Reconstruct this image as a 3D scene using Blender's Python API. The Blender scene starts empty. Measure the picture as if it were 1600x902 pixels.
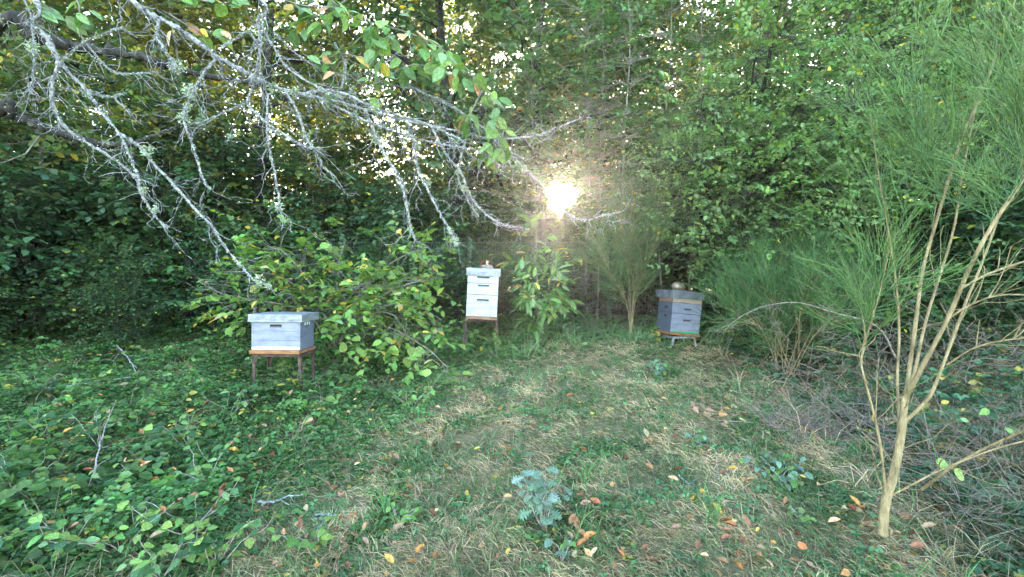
import bpy, math, random
import numpy as np
from mathutils import Matrix, Vector, Euler
rng = np.random.default_rng(7); random.seed(7)
R = math.radians
sc = bpy.context.scene
# ------------------------------------------------------------------ camera
F = 760.0; PITCH = R(0.83); CAMZ = 1.6
cam = bpy.data.objects.new('camera', bpy.data.cameras.new('camera'))
sc.collection.objects.link(cam); sc.camera = cam
cam.location = (0, 0, CAMZ); cam.rotation_euler = (R(90) - PITCH, 0, 0)
cam.data.sensor_width = 36; cam.data.lens = 36 * F / 1600; cam.data.clip_end = 2000; cam.data.clip_start = 0.05
CP, SP = math.cos(PITCH), math.sin(PITCH)
def ray(px, py):
    x = (px - 800) / F; u = (451 - py) / F
    return np.array([x, CP + u * SP, -SP + u * CP])
def P(px, py, Y):
    d = ray(px, py); return np.array([0, 0, CAMZ]) + d * (Y / d[1])
def G(px, py):
    d = ray(px, py); p = np.array([0, 0, CAMZ]) + d * (CAMZ / (SLOPE * d[1] - d[2])); p[2] = gh(p[0], p[1]); return p
SLOPE = .1015                                             # the clearing rises gently away from the camera
# ------------------------------------------------------------------ world, sun, exposure
_s = ray(877, 308); _s = _s / np.linalg.norm(_s); SUN_EL = math.asin(_s[2]); SUN_AZ = math.atan2(_s[0], _s[1])      # azimuth measured from +Y towards +X
SD = np.array([math.sin(SUN_AZ) * math.cos(SUN_EL), math.cos(SUN_AZ) * math.cos(SUN_EL), math.sin(SUN_EL)])
w = bpy.data.worlds.new('World'); sc.world = w; w.use_nodes = True
nt = w.node_tree; nt.nodes.clear(); N = nt.nodes.new; L = nt.links.new
sky = N('ShaderNodeTexSky'); sky.sky_type = 'NISHITA'; sky.sun_disc = False
sky.sun_elevation = SUN_EL; sky.sun_rotation = SUN_AZ; sky.air_density = 1.0; sky.dust_density = 1.0; sky.ozone_density = .5
bg = N('ShaderNodeBackground'); bg.inputs[1].default_value = 0.15
tc = N('ShaderNodeTexCoord'); dp = N('ShaderNodeVectorMath'); dp.operation = 'DOT_PRODUCT'
nv = N('ShaderNodeVectorMath'); nv.operation = 'NORMALIZE'; L(tc.outputs['Generated'], nv.inputs[0])
L(nv.outputs[0], dp.inputs[0]); dp.inputs[1].default_value = tuple(SD)
mx = N('ShaderNodeMath'); mx.operation = 'MAXIMUM'; L(dp.outputs['Value'], mx.inputs[0]); mx.inputs[1].default_value = 0
def glow(power, col, gain, src):
    pw = N('ShaderNodeMath'); pw.operation = 'POWER'; L(mx.outputs[0], pw.inputs[0]); pw.inputs[1].default_value = power
    sca = N('ShaderNodeVectorMath'); sca.operation = 'SCALE'; sca.inputs[0].default_value = [c * gain for c in col]; L(pw.outputs[0], sca.inputs['Scale'])
    ad = N('ShaderNodeVectorMath'); ad.operation = 'ADD'; L(src, ad.inputs[0]); L(sca.outputs[0], ad.inputs[1]); return ad.outputs[0]
o_ = glow(4500, (1, .92, .8), 280, sky.outputs[0])          # the low sun's disc and aureole
o_ = glow(350, (1, .86, .7), 4, o_)
L(o_, bg.inputs[0])
wo = N('ShaderNodeOutputWorld'); L(bg.outputs[0], wo.inputs[0])
sl = bpy.data.lights.new('sun', 'SUN'); sl.energy = 2.0; sl.angle = R(0.5); sl.color = (1, .8, .58)
so = bpy.data.objects.new('sun', sl); sc.collection.objects.link(so)
so.rotation_euler = Vector(SD).to_track_quat('Z', 'Y').to_euler(); so.location = (2, 10, 12)
sc.view_settings.view_transform = 'Standard'; sc.view_settings.look = 'None'
sc.view_settings.exposure = 4.4; sc.view_settings.gamma = 1
sc.cycles.max_bounces = 7; sc.cycles.diffuse_bounces = 5; sc.cycles.transmission_bounces = 4; sc.cycles.glossy_bounces = 2
sc.cycles.sample_clamp_indirect = 4; sc.cycles.use_denoising = True; sc.cycles.denoising_prefilter = 'NONE'
# ------------------------------------------------------------------ helpers
C = sc.collection
def nrmz(a): return a / np.maximum(np.linalg.norm(a, axis=-1, keepdims=True), 1e-9)
_ph = rng.uniform(0, 6.28, (3, 12)); _dr = nrmz(rng.normal(size=(3, 12, 2))); _fr = rng.uniform(.6, 1.6, (3, 12))
def noise2(x, y, scale=1.0, k=0):
    s = 0
    for i in range(12): s = s + np.sin((x * _dr[k, i, 0] + y * _dr[k, i, 1]) * _fr[k, i] * 3 / scale + _ph[k, i])
    return s / 3.2
def gh(x, y):
    x = np.asarray(x, float); y = np.asarray(y, float)
    near = np.clip((np.hypot(x, y)) / 3, .3, 1)
    sl = np.clip(y, -4, 8.5) + np.where(y > 8.5, 2.5 * (1 - np.exp(-(np.maximum(y, 8.5) - 8.5) / 2.5)), 0)
    return SLOPE * sl + .03 * noise2(x, y, 1.6, 0) * near + .012 * noise2(x, y, .35, 1) - .02
def link(o, parent=None):
    C.objects.link(o)
    if parent is not None: o.parent = parent
    return o
def tag(o, label, cat, group=None, kind=None):
    if label: o['label'] = label
    if cat: o['category'] = cat
    if group: o['group'] = group
    if kind: o['kind'] = kind
    return o
def thing(name, label, cat, loc=(0, 0, 0), group=None, rot=(0, 0, 0)):
    o = bpy.data.objects.new(name, None); o.empty_display_size = .1; link(o)
    o.location = tuple(float(v) for v in loc); o.rotation_euler = rot
    return tag(o, label, cat, group)
def np_mesh(name, V, faces, mat, col=None, smooth=False):
    """V [n,3]; faces = list of (array [m,k])"""
    me = bpy.data.meshes.new(name)
    loops = np.concatenate([f.reshape(-1) for f in faces]).astype(np.int32)
    tot = np.concatenate([np.full(len(f), f.shape[1]) for f in faces]).astype(np.int32)
    st = np.concatenate([[0], np.cumsum(tot)[:-1]]).astype(np.int32)
    me.vertices.add(len(V)); me.vertices.foreach_set('co', V.astype(np.float32).reshape(-1))
    me.loops.add(len(loops)); me.loops.foreach_set('vertex_index', loops)
    me.polygons.add(len(tot)); me.polygons.foreach_set('loop_start', st); me.polygons.foreach_set('loop_total', tot)
    if smooth: me.polygons.foreach_set('use_smooth', np.ones(len(tot), bool))
    me.update(calc_edges=True)
    if col is not None:
        a = me.color_attributes.new('Col', 'FLOAT_COLOR', 'POINT')
        a.data.foreach_set('color', np.concatenate([col, np.ones((len(col), 1))], 1).astype(np.float32).reshape(-1))
    me.materials.append(mat); me.validate()
    return me
def mobj(name, me, parent=None, kind=None):
    o = bpy.data.objects.new(name, me); link(o, parent)
    if kind: o['kind'] = kind
    return o
def off(V, parent): return V if parent is None else V - np.array(parent.location)
# --- leaf templates: (verts, quads, tris)
LOW = (np.array([[0, 0, 0], [.28, .28, .07], [.25, .66, .06], [0, 1, -.1], [-.25, .66, .06], [-.28, .28, .07]]),
       [np.array([[0, 1, 2, 3], [0, 3, 4, 5]])])
def make_tpl(ys, ws, fold=.25, droop=.16):
    V = []; n = len(ys)
    for y in ys: V.append((0, y, -droop * y * y))
    for s in (1, -1):
        for y, wd in zip(ys[1:-1], ws[1:-1]): V.append((s * wd, y, fold * wd - droop * y * y))
    q, t = [], []
    for s, b in ((0, n), (1, n + n - 2)):
        a = [(0, b, 1), (n - 2, b + n - 3, n - 1)] + []
        for f in a: t.append(f if s == 0 else f[::-1])
        for i in range(n - 3):
            f = (i + 1, b + i, b + i + 1, i + 2); q.append(f if s == 0 else f[::-1])
    return np.array(V, float), [np.array(q), np.array(t)]
OVATE = make_tpl([0, .12, .35, .62, .85, 1], [0, .17, .29, .25, .11, 0])
ROUND = make_tpl([0, .08, .3, .6, .85, 1], [0, .26, .42, .38, .2, 0], .25, .25)
LANCE = make_tpl([0, .12, .35, .62, .85, 1], [0, .1, .17, .16, .08, 0], .3, .25)
OAK = make_tpl([0, .1, .2, .29, .38, .48, .57, .67, .76, .86, .94, 1], [0, .04, .16, .05, .3, .09, .43, .13, .42, .14, .22, 0], .12, .15)
CURL = make_tpl([0, .12, .35, .62, .85, 1], [0, .16, .26, .22, .1, 0], 1.1, -.45)
def leaves(name, pos, d, n, size, col, mat, parent=None, wr=1.0, tpl=LOW, kind='stuff', link_it=True):
    d = nrmz(d); n = n - d * np.sum(n * d, 1, keepdims=True); n = nrmz(n); s = np.cross(d, n)
    T, fs = tpl; k = len(T); m = len(pos)
    sz = np.broadcast_to(np.asarray(size, float).reshape(-1, 1, 1), (m, 1, 1))
    V = pos[:, None] + sz * (T[None, :, 0:1] * wr * s[:, None] + T[None, :, 1:2] * d[:, None] + T[None, :, 2:3] * n[:, None])
    V = V.reshape(-1, 3); base = (np.arange(m) * k)
    faces = [(base[:, None, None] + f[None]).reshape(-1, f.shape[1]) for f in fs]
    me = np_mesh(name, off(V, parent), faces, mat, np.repeat(col, k, 0))
    return mobj(name, me, parent, kind) if link_it else me
def tubes_data(A, Rr, k=5):
    """A [M,S,3], Rr [M,S]"""
    M, S, _ = A.shape
    t = np.gradient(A, axis=1); t = nrmz(t)
    mt = nrmz(A[:, -1] - A[:, 0] + 1e-5); ref = np.where(np.abs(mt[:, 2:3]) > .8, np.array([[1., 0, 0]]), np.array([[0, 0, 1.]]))
    ref = np.repeat(ref[:, None], S, 1)
    u = nrmz(np.cross(t, ref) + 1e-6); v = np.cross(t, u)
    ang = np.arange(k) / k * 2 * math.pi
    V = A[:, :, None] + Rr[:, :, None, None] * (np.cos(ang)[None, None, :, None] * u[:, :, None] + np.sin(ang)[None, None, :, None] * v[:, :, None])
    idx = np.arange(M * S * k).reshape(M, S, k)
    a, b = idx[:, :-1], idx[:, 1:]
    q = np.stack([a, np.roll(a, -1, 2), np.roll(b, -1, 2), b], -1).reshape(-1, 4)
    return V.reshape(-1, 3), q
def merge(parts):
    Vs, qs, o = [], [], 0
    for V, q in parts: Vs.append(V); qs.append(q + o); o += len(V)
    return np.concatenate(Vs), np.concatenate(qs)
def tubes(name, A, Rr, mat, parent=None, k=5, kind=None):
    if isinstance(A, list): V, q = merge([tubes_data(a[None], r[None], k) for a, r in zip(A, Rr)])
    else: V, q = tubes_data(A, Rr, k)
    return mobj(name, np_mesh(name, off(V, parent), [q], mat, None, True), parent, kind)
def curve(a, b, S=8, wob=.05, sag=0.0):
    a = np.atleast_2d(a); b = np.atleast_2d(b); M = len(a); t = np.linspace(0, 1, S)[None, :, None]
    Ln = np.linalg.norm(b - a, axis=1)[:, None, None]
    A = a[:, None] * (1 - t) + b[:, None] * t
    for f in (1, 2, 3):
        A = A + rng.normal(size=(M, 1, 3)) * np.sin(t * math.pi * f) * wob * Ln / f
    A[:, :, 2] += (sag * Ln * np.sin(t * math.pi))[:, :, 0]
    return A
def smooth_poly(pts, n=24):
    pts = np.asarray(pts, float); m = len(pts)
    p = np.vstack([2 * pts[0] - pts[1], pts, 2 * pts[-1] - pts[-2]])
    out = []; ts = np.linspace(0, m - 1 - 1e-6, n)
    for t in ts:
        i = int(t); f = t - i; p0, p1, p2, p3 = p[i], p[i + 1], p[i + 2], p[i + 3]
        out.append(.5 * ((2 * p1) + (p2 - p0) * f + (2 * p0 - 5 * p1 + 4 * p2 - p3) * f * f + (3 * p1 - p0 - 3 * p2 + p3) * f ** 3))
    return np.array(out)
def pick_col(n, base, var=.25, alt=None, palt=0):
    base = np.array(base); c = base[None] * (1 + var * rng.normal(size=(n, 1)).clip(-1.6, 1.6))
    c = c * (1 + .08 * rng.normal(size=(n, 3)))
    if alt is not None:
        m = rng.random(n) < palt; c[m] = np.array(alt)[None] * (1 + .25 * rng.normal(size=(m.sum(), 1)))
    return c.clip(.008, .9)
# ------------------------------------------------------------------ materials
def mat_new(name):
    m = bpy.data.materials.new(name); m.use_nodes = True; t = m.node_tree; t.nodes.clear()
    out = t.nodes.new('ShaderNodeOutputMaterial'); return m, t, out
def leaf_mat(name, col=None, trans=.46, rough=.5, spec=.3, tint=(1.15, 1.1, .55)):
    m, t, out = mat_new(name); N = t.nodes.new; L = t.links.new
    p = N('ShaderNodeBsdfPrincipled'); p.inputs['Roughness'].default_value = rough; p.inputs['Specular IOR Level'].default_value = spec
    tr = N('ShaderNodeBsdfTranslucent'); mixs = N('ShaderNodeMixShader'); mixs.inputs[0].default_value = trans
    nz = N('ShaderNodeTexNoise'); nz.inputs['Scale'].default_value = 60 if col is None else 4.5; nz.inputs['Detail'].default_value = 2
    tcn = N('ShaderNodeTexCoord'); L(tcn.outputs['Object'], nz.inputs['Vector'])
    mr = N('ShaderNodeMapRange'); L(nz.outputs[0], mr.inputs[0]); mr.inputs[1].default_value = .3; mr.inputs[2].default_value = .7; mr.inputs[3].default_value = .75 if col is None else .55; mr.inputs[4].default_value = 1.25
    if col is None:
        at = N('ShaderNodeAttribute'); at.attribute_name = 'Col'; src = at.outputs['Color']
    else:
        oi = N('ShaderNodeObjectInfo'); hs = N('ShaderNodeHueSaturation'); hs.inputs['Color'].default_value = (*col, 1)
        a = N('ShaderNodeMapRange'); L(oi.outputs['Random'], a.inputs[0]); a.inputs[3].default_value = .65; a.inputs[4].default_value = 1.35; L(a.outputs[0], hs.inputs['Value'])
        b = N('ShaderNodeMath'); b.operation = 'MULTIPLY'; L(oi.outputs['Random'], b.inputs[0]); b.inputs[1].default_value = 7.31
        b2 = N('ShaderNodeMath'); b2.operation = 'FRACT'; L(b.outputs[0], b2.inputs[0])
        c = N('ShaderNodeMapRange'); L(b2.outputs[0], c.inputs[0]); c.inputs[3].default_value = .475; c.inputs[4].default_value = .52; L(c.outputs[0], hs.inputs['Hue']); src = hs.outputs[0]
    mu = N('ShaderNodeVectorMath'); mu.operation = 'SCALE'; L(src, mu.inputs[0]); L(mr.outputs[0], mu.inputs['Scale'])
    if col is not None:      # paler midrib and slanting side veins
        sx = N('ShaderNodeSeparateXYZ'); L(tcn.outputs['Object'], sx.inputs[0]); ab = N('ShaderNodeMath'); ab.operation = 'ABSOLUTE'; L(sx.outputs[0], ab.inputs[0])
        sv = N('ShaderNodeMath'); sv.operation = 'MULTIPLY_ADD'; L(ab.outputs[0], sv.inputs[0]); sv.inputs[1].default_value = -.8; L(sx.outputs[1], sv.inputs[2])
        fr = N('ShaderNodeMath'); fr.operation = 'PINGPONG'; L(sv.outputs[0], fr.inputs[0]); fr.inputs[1].default_value = .055
        mn = N('ShaderNodeMath'); mn.operation = 'MINIMUM'; L(ab.outputs[0], mn.inputs[0]); L(fr.outputs[0], mn.inputs[1])
        vr = N('ShaderNodeMapRange'); L(mn.outputs[0], vr.inputs[0]); vr.inputs[1].default_value = .008; vr.inputs[2].default_value = .022; vr.inputs[3].default_value = 1.35; vr.inputs[4].default_value = 1
        m3 = N('ShaderNodeVectorMath'); m3.operation = 'SCALE'; L(mu.outputs[0], m3.inputs[0]); L(vr.outputs[0], m3.inputs['Scale']); mu = m3
    L(mu.outputs[0], p.inputs['Base Color'])
    m2 = N('ShaderNodeVectorMath'); m2.operation = 'MULTIPLY'; L(mu.outputs[0], m2.inputs[0]); m2.inputs[1].default_value = tint; L(m2.outputs[0], tr.inputs[0])
    L(p.outputs[0], mixs.inputs[1]); L(tr.outputs[0], mixs.inputs[2]); L(mixs.outputs[0], out.inputs[0])
    return m
def surf_mat(name, c1, c2, scale=8, rough=.8, bump=.3, metal=0, stretch=(1, 1, 1), c3=None, spec=.3, lo=.4, hi=.6, bscale=None):
    m, t, out = mat_new(name); N = t.nodes.new; L = t.links.new
    p = N('ShaderNodeBsdfPrincipled'); p.inputs['Roughness'].default_value = rough; p.inputs['Metallic'].default_value = metal; p.inputs['Specular IOR Level'].default_value = spec
    tcn = N('ShaderNodeTexCoord'); mp = N('ShaderNodeMapping'); mp.inputs['Scale'].default_value = stretch; L(tcn.outputs['Object'], mp.inputs[0])
    nz = N('ShaderNodeTexNoise'); nz.inputs['Scale'].default_value = scale; nz.inputs['Detail'].default_value = 6; nz.inputs['Roughness'].default_value = .65; L(mp.outputs[0], nz.inputs['Vector'])
    cr = N('ShaderNodeValToRGB'); cr.color_ramp.elements[0].position = lo; cr.color_ramp.elements[1].position = hi
    cr.color_ramp.elements[0].color = (*c1, 1); cr.color_ramp.elements[1].color = (*c2, 1)
    if c3: e = cr.color_ramp.elements.new(min(.98, hi + .1)); e.color = (*c3, 1)
    L(nz.outputs[0], cr.inputs[0]); L(cr.outputs[0], p.inputs['Base Color'])
    n2 = N('ShaderNodeTexNoise'); n2.inputs['Scale'].default_value = bscale or scale * 4; n2.inputs['Detail'].default_value = 5; L(mp.outputs[0], n2.inputs['Vector'])
    bp = N('ShaderNodeBump'); bp.inputs['Strength'].default_value = bump; bp.inputs['Distance'].default_value = .01; L(n2.outputs[0], bp.inputs['Height']); L(bp.outputs[0], p.inputs['Normal'])
    L(p.outputs[0], out.inputs[0]); return m
M_leaf = leaf_mat('leaf_foliage')
M_leafdry = leaf_mat('dry_leaf_foliage', None, .15, .7, .2, (1, 1, 1))
M_grass = leaf_mat('grass_blades', None, .25, .6, .25, (1, 1.05, .7))
M_bark = surf_mat('dark_bark', (.012, .011, .01), (.045, .04, .034), 14, .9, 1., c3=(.2, .22, .16), stretch=(1, 1, .6), hi=.6)
M_barkgrey = surf_mat('grey_bark', (.1, .09, .08), (.24, .22, .19), 12, .9, .5, stretch=(1, 1, .3))
M_barktan = surf_mat('tan_bark', (.1, .075, .04), (.28, .215, .115), 26, .85, 1.0, stretch=(1, 1, .35), c3=(.36, .31, .21), lo=.3, hi=.6)
M_lichbark = surf_mat('lichen_covered_bark', (.07, .065, .065), (.3, .3, .33), 45, .95, 1.0, c3=(.4, .42, .38), lo=.38, hi=.52)
M_lichen = surf_mat('pale_green_lichen', (.36, .42, .32), (.55, .6, .48), 60, 1, .6)
M_twig = surf_mat('dead_twig', (.17, .14, .13), (.34, .3, .29), 30, .9, .4)
M_broom = leaf_mat('broom_green', None, .2, .6, .3, (1, 1.05, .7))

# ------------------------------------------------------------------ ground
def ground():
    n = 220
    g = np.sign(np.linspace(-1, 1, n)) * (np.abs(np.linspace(-1, 1, n)) ** 3.2) * 240 + np.linspace(-1, 1, n) * 14
    X, Y = np.meshgrid(g, g + 5, indexing='ij'); Z = gh(X, Y)
    V = np.stack([X, Y, Z], -1).reshape(-1, 3); idx = np.arange(n * n).reshape(n, n)
    q = np.stack([idx[:-1, :-1], idx[1:, :-1], idx[1:, 1:], idx[:-1, 1:]], -1).reshape(-1, 4)
    m, t, out = mat_new('ground_litter'); N_ = t.nodes.new; L_ = t.links.new
    p = N_('ShaderNodeBsdfPrincipled'); p.inputs['Roughness'].default_value = .95; p.inputs['Specular IOR Level'].default_value = .15
    tcn = N_('ShaderNodeTexCoord')
    def rampn(scale, cols, pos, det=6):
        nz = N_('ShaderNodeTexNoise'); nz.inputs['Scale'].default_value = scale; nz.inputs['Detail'].default_value = det; nz.inputs['Roughness'].default_value = .7; L_(tcn.outputs['Object'], nz.inputs['Vector'])
        cr = N_('ShaderNodeValToRGB'); cr.color_ramp.elements[0].color = (*cols[0], 1); cr.color_ramp.elements[0].position = pos[0]
        cr.color_ramp.elements[1].color = (*cols[1], 1); cr.color_ramp.elements[1].position = pos[1]; L_(nz.outputs[0], cr.inputs[0]); return nz, cr
    n1, c1 = rampn(22, [(.05, .04, .027), (.24, .19, .12)], (.36, .64))
    n2, c2 = rampn(1.6, [(.045, .075, .025), (.13, .115, .06)], (.4, .6), 3)
    mix = N_('ShaderNodeMix'); mix.data_type = 'RGBA'; mix.inputs[0].default_value = .5; L_(c1.outputs[0], mix.inputs[6]); L_(c2.outputs[0], mix.inputs[7]); L_(mix.outputs[2], p.inputs['Base Color'])
    bp = N_('ShaderNodeBump'); bp.inputs['Strength'].default_value = .9; bp.inputs['Distance'].default_value = .03; L_(n1.outputs[0], bp.inputs['Height']); L_(bp.outputs[0], p.inputs['Normal'])
    L_(p.outputs[0], out.inputs[0])
    o = mobj('ground', np_mesh('ground', V, [q], m, None, True), None, 'structure')
    tag(o, 'leaf strewn mossy soil under the grass of the clearing', None)
ground()

# ------------------------------------------------------------------ plants: sprays of leaves
def sprays(base, d, length, K, lsize, flat=.8, col=(.05, .1, .03), var=.25, alt=None, palt=0, droop=.3):
    """flat leafy twigs: returns leaf arrays and twig polylines"""
    M = len(base); d = nrmz(d); up = np.array([[0, 0, 1.]])
    nrm = nrmz(up * flat + rng.normal(size=(M, 3)) * (1 - flat) * .8)
    nrm = nrmz(nrm - d * np.sum(nrm * d, 1, keepdims=True)); side = np.cross(d, nrm)
    t = (np.arange(K) + .6) / K
    t = t[None] + rng.normal(size=(M, K)) * .04
    length = np.broadcast_to(np.asarray(length, float), (M,))
    pos = base[:, None] + d[:, None] * (t * length[:, None])[..., None]
    pos[..., 2] -= droop * (t ** 2) * length[:, None] * .5
    sg = np.where(np.arange(K) % 2 == 0, 1., -1.)[None, :, None]; last = (np.arange(K) == K - 1)[None, :, None]
    ld = d[:, None] * .55 + side[:, None] * sg * np.where(last, .1, .9) + rng.normal(size=(M, K, 3)) * .28
    ld[..., 2] -= droop * .6
    ln = nrm[:, None] + rng.normal(size=(M, K, 3)) * .3
    sc_ = lsize * (1 + .25 * rng.normal(size=(M, K))).clip(.5, 1.5) * (1 - .3 * np.abs(t - .5))
    cs = np.repeat(pick_col(M, col, var * .8), K, 0) * (1 + .3 * var * rng.normal(size=(M * K, 1)))
    if alt is not None:
        # yellowing comes in patches: whole sprays are more likely to turn
        pm = np.repeat(rng.random(M) ** 3, K) * palt * 4
        m = rng.random(M * K) < pm; cs[m] = np.array(alt)[None] * (1 + .25 * rng.normal(size=(m.sum(), 1)))
    end = base + d * length[:, None]; end[:, 2] -= droop * length * .5
    A = np.stack([base, (base + end) / 2 + np.array([0, 0, 1.]) * droop * .1 * length[:, None], end], 1)
    return pos.reshape(-1, 3), ld.reshape(-1, 3), ln.reshape(-1, 3), sc_.reshape(-1), cs.clip(.006, .9), A
SUNLINE = np.array([0, 0, CAMZ])
def in_corridor(p, r0=.05, grow=.027):
    v = p - SUNLINE; a = v @ SD; d = np.linalg.norm(v - a[:, None] * SD, axis=1)
    # uneven edge of the opening in the leaves
    th = np.arctan2(v[:, 2] - a * SD[2], v[:, 0] - a * SD[0])
    return (a > 3) & (d < (r0 + grow * a) * (1 + .12 * np.sin(th * 3 + .7) + .1 * np.sin(th * 7)))
class TreeSpec: pass
def gen_tree(H, Rc, lean=0, n_limb=16, M=1000, K=9, lsize=.09, z0=.18, col=(.05, .1, .03), alt=(.3, .26, .04), palt=.05, trunk_r=.07, multi=1, flat=.7, slen=.5, shape='tree'):
    s = TreeSpec(); polys = []
    limbs = []
    for j in range(multi):
        a = rng.uniform(0, 6.28); rr = 0 if multi == 1 else rng.uniform(.2, .55) * Rc
        top = np.array([math.cos(a) * rr + lean * H, math.sin(a) * rr, H * (1 if multi == 1 else rng.uniform(.7, 1.0))])
        st = np.array([math.cos(a), math.sin(a), 0]) * (.0 if multi == 1 else .12)
        A = curve(st, top, 14, .035)[0]; A[:, :2] += (0 if multi == 1 else 1) * 0
        rad = np.linspace(1, .12, 14) * trunk_r * (1 if multi == 1 else .55)
        polys.append((A, rad))
        nl = n_limb // multi
        for i in range(nl):
            f = z0 + (1 - z0) * ((i + rng.random()) / nl) * .97; k = f * 13; i0 = min(int(k), 12)
            p = A[i0] * (1 - (k - i0)) + A[i0 + 1] * (k - i0)
            az = rng.uniform(0, 6.28); prof = math.sin(math.pi * min(1, .18 + .78 * f)) ** .6 if shape == 'tree' else (1 - .5 * f)
            ln = Rc * prof * rng.uniform(.6, 1.15)
            e = p + np.array([math.cos(az) * ln, math.sin(az) * ln, ln * rng.uniform(.1, .7)])
            B = curve(p, e, 8, .07)[0]; limbs.append(B); polys.append((B, np.linspace(1, .25, 8) * rad[i0] * .5 + .003))
    LB = np.array(limbs); nlb = len(LB)
    li = rng.integers(0, nlb, M); tt = rng.random(M) ** .7 * 6.99; i0 = tt.astype(int); fr = (tt - i0)[:, None]
    base = LB[li, i0] * (1 - fr) + LB[li, i0 + 1] * fr
    ldir = nrmz(LB[li, -1] - LB[li, 0])
    # second-order twigs
    off1 = rng.normal(size=(M, 3)) * np.array([.38, .38, .3]) * Rc * .36
    b2 = base + off1; b2[:, 2] = np.maximum(b2[:, 2], .06)
    sdir = ldir * .5 + nrmz(off1) * .7 + rng.normal(size=(M, 3)) * .35; sdir[:, 2] *= .45
    s.leaf = sprays(b2, sdir, slen * (1 + .25 * rng.normal(size=M)).clip(.5, 1.6), K, lsize, flat, col, .28, alt, palt)
    sub = np.stack([base, (base + b2) / 2 + rng.normal(size=(M, 3)) * .03, b2], 1)
    thin = rng.random(M) < .5
    s.twigs = np.concatenate([sub[thin], s.leaf[5][rng.random(M) < .5]])
    s.polys = polys; s.H = H; s.R = Rc
    return s
def tree_meshes(s, bark, name, k=6):
    s.bark = bark
    V, q = merge([tubes_data(a[None], r[None], k) for a, r in s.polys] + [tubes_data(s.twigs, np.full(s.twigs.shape[:2], .0035), 3)])
    s.trunk = np_mesh('trunk', V, [q], bark, None, True)
    s.fol = leaves('foliage', *s.leaf[:4], s.leaf[4], M_leaf, wr=1.3, link_it=False)
    return s
def place(s, x, y, rot, scl, name, label, cat, group):
    z = float(gh(x, y)) - .03
    t = thing(name, label, cat, (x, y, z), group, (0, 0, rot)); t.scale = (scl,) * 3
    c, sn = math.cos(rot), math.sin(rot); Rm = np.array([[c, -sn, 0], [sn, c, 0], [0, 0, 1]])
    wp = s.leaf[0] @ Rm.T * scl + np.array([x, y, z])
    m = in_corridor(wp)
    if m.sum() > 3:
        k = ~m; me = leaves('foliage', s.leaf[0][k], s.leaf[1][k], s.leaf[2][k], s.leaf[3][k], s.leaf[4][k], M_leaf, wr=1.3, link_it=False)
        def clear(A): return not in_corridor(A @ Rm.T * scl + np.array([x, y, z])).any()
        tw = np.array([a for a in s.twigs if clear(a)]); pl = [(a, r) for i_, (a, r) in enumerate(s.polys) if i_ == 0 or clear(a)]
        V, q = merge([tubes_data(a[None], r[None], 6) for a, r in pl] + [tubes_data(tw, np.full(tw.shape[:2], .0035), 3)])
        mobj('trunk', np_mesh('trunk', V, [q], s.bark, None, True), t)
    else: me = s.fol; mobj('trunk', s.trunk, t)
    mobj('foliage', me, t, 'stuff')
    return t

# --- far and middle wood: eight kinds of tree, copied
kinds = []
for i in range(8):
    H = [11, 9.5, 12, 8.5, 10.5, 9, 12.5, 8][i]; tone = [(.08, .15, .06), (.1, .18, .065), (.08, .14, .06), (.13, .18, .055), (.08, .16, .07), (.11, .17, .055), (.07, .13, .06), (.14, .18, .05)][i]
    kinds.append(tree_meshes(gen_tree(H, [2.0, 1.7, 2.3, 1.5, 2.0, 1.6, 2.4, 1.5][i], rng.uniform(-.05, .05), 26, 1000, 9, .105, .14, tone, palt=[.03, .06, .02, .12, .04, .07, .02, .12][i], trunk_r=[.1, .06, .12, .045, .08, .05, .13, .045][i], slen=.55), [M_bark, M_barkgrey][i % 2], 'tree'))
rows = [(10.2, 1.9, 17), (12.6, 2.2, 20), (15.6, 2.6, 24), (19.5, 3.0, 29)]
ni = 0
def SIDE(u): return ', left third' if u < -.3 else ', middle third' if u < .35 else ', right third'
for ri, (y0, dx, hw) in enumerate(rows):
    x = -hw + rng.uniform(0, 1)
    while x < hw:
        yy = y0 + rng.uniform(-.9, .9); xx = x + rng.uniform(-.5, .5)
        # leave an opening where the evening sky shows through over the hives
        gap = abs(xx / yy - .101) < .03
        if not gap:
            i = int(rng.integers(0, 8))
            lab = ['thin woodland tree in the front row just behind the wire fence', 'woodland tree in the second row behind the fence', 'tree deeper in the wood seen through the front rows', 'distant tree at the far back of the wood against the bright sky'][ri]
            place(kinds[i], xx, yy, rng.uniform(0, 6.28), rng.uniform(.8, 1.15) * [1, 1.05, 1.15, 1.3][ri], 'woodland_tree', lab + SIDE(xx / yy), 'tree', ['front row woodland trees', 'second row woodland trees', 'inner woodland trees', 'far woodland trees'][ri] + SIDE(xx / yy))
            ni += 1
        x += dx * rng.uniform(.75, 1.25)
for (x, y, k_) in [(1.95, 12.4, 4), (.95, 17.2, 5), (2.4, 15.2, 2), (2.7, 18.5, 0)]:
    place(kinds[k_], x, y, rng.uniform(0, 6.28), 1.05, 'woodland_tree', 'woodland tree standing close to the line of the low sun', 'tree', 'woodland trees beside the sun')
place(kinds[5], -.95, 13.4, 1.0, 1.05, 'woodland_tree', 'woodland tree left of the low sun filling the gap behind the lichen twigs', 'tree', 'woodland trees beside the sun')
# --- side woods that close the clearing left and right
for (x, y) in [(-8.5, 6.2), (-8.2, 8.4), (-12, 7), (-10.8, 9.3), (7.2, 6.6), (9.5, 7.8), (7.4, 8.6), (-6.5, 9.3)]:
    place(kinds[int(rng.integers(0, 8))], x, y, rng.uniform(0, 6.28), rng.uniform(.85, 1.1), 'woodland_tree', 'tree at the %s edge of the clearing' % ('left' if x < 0 else 'right'), 'tree', 'trees at the %s edge' % ('left' if x < 0 else 'right'))
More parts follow.
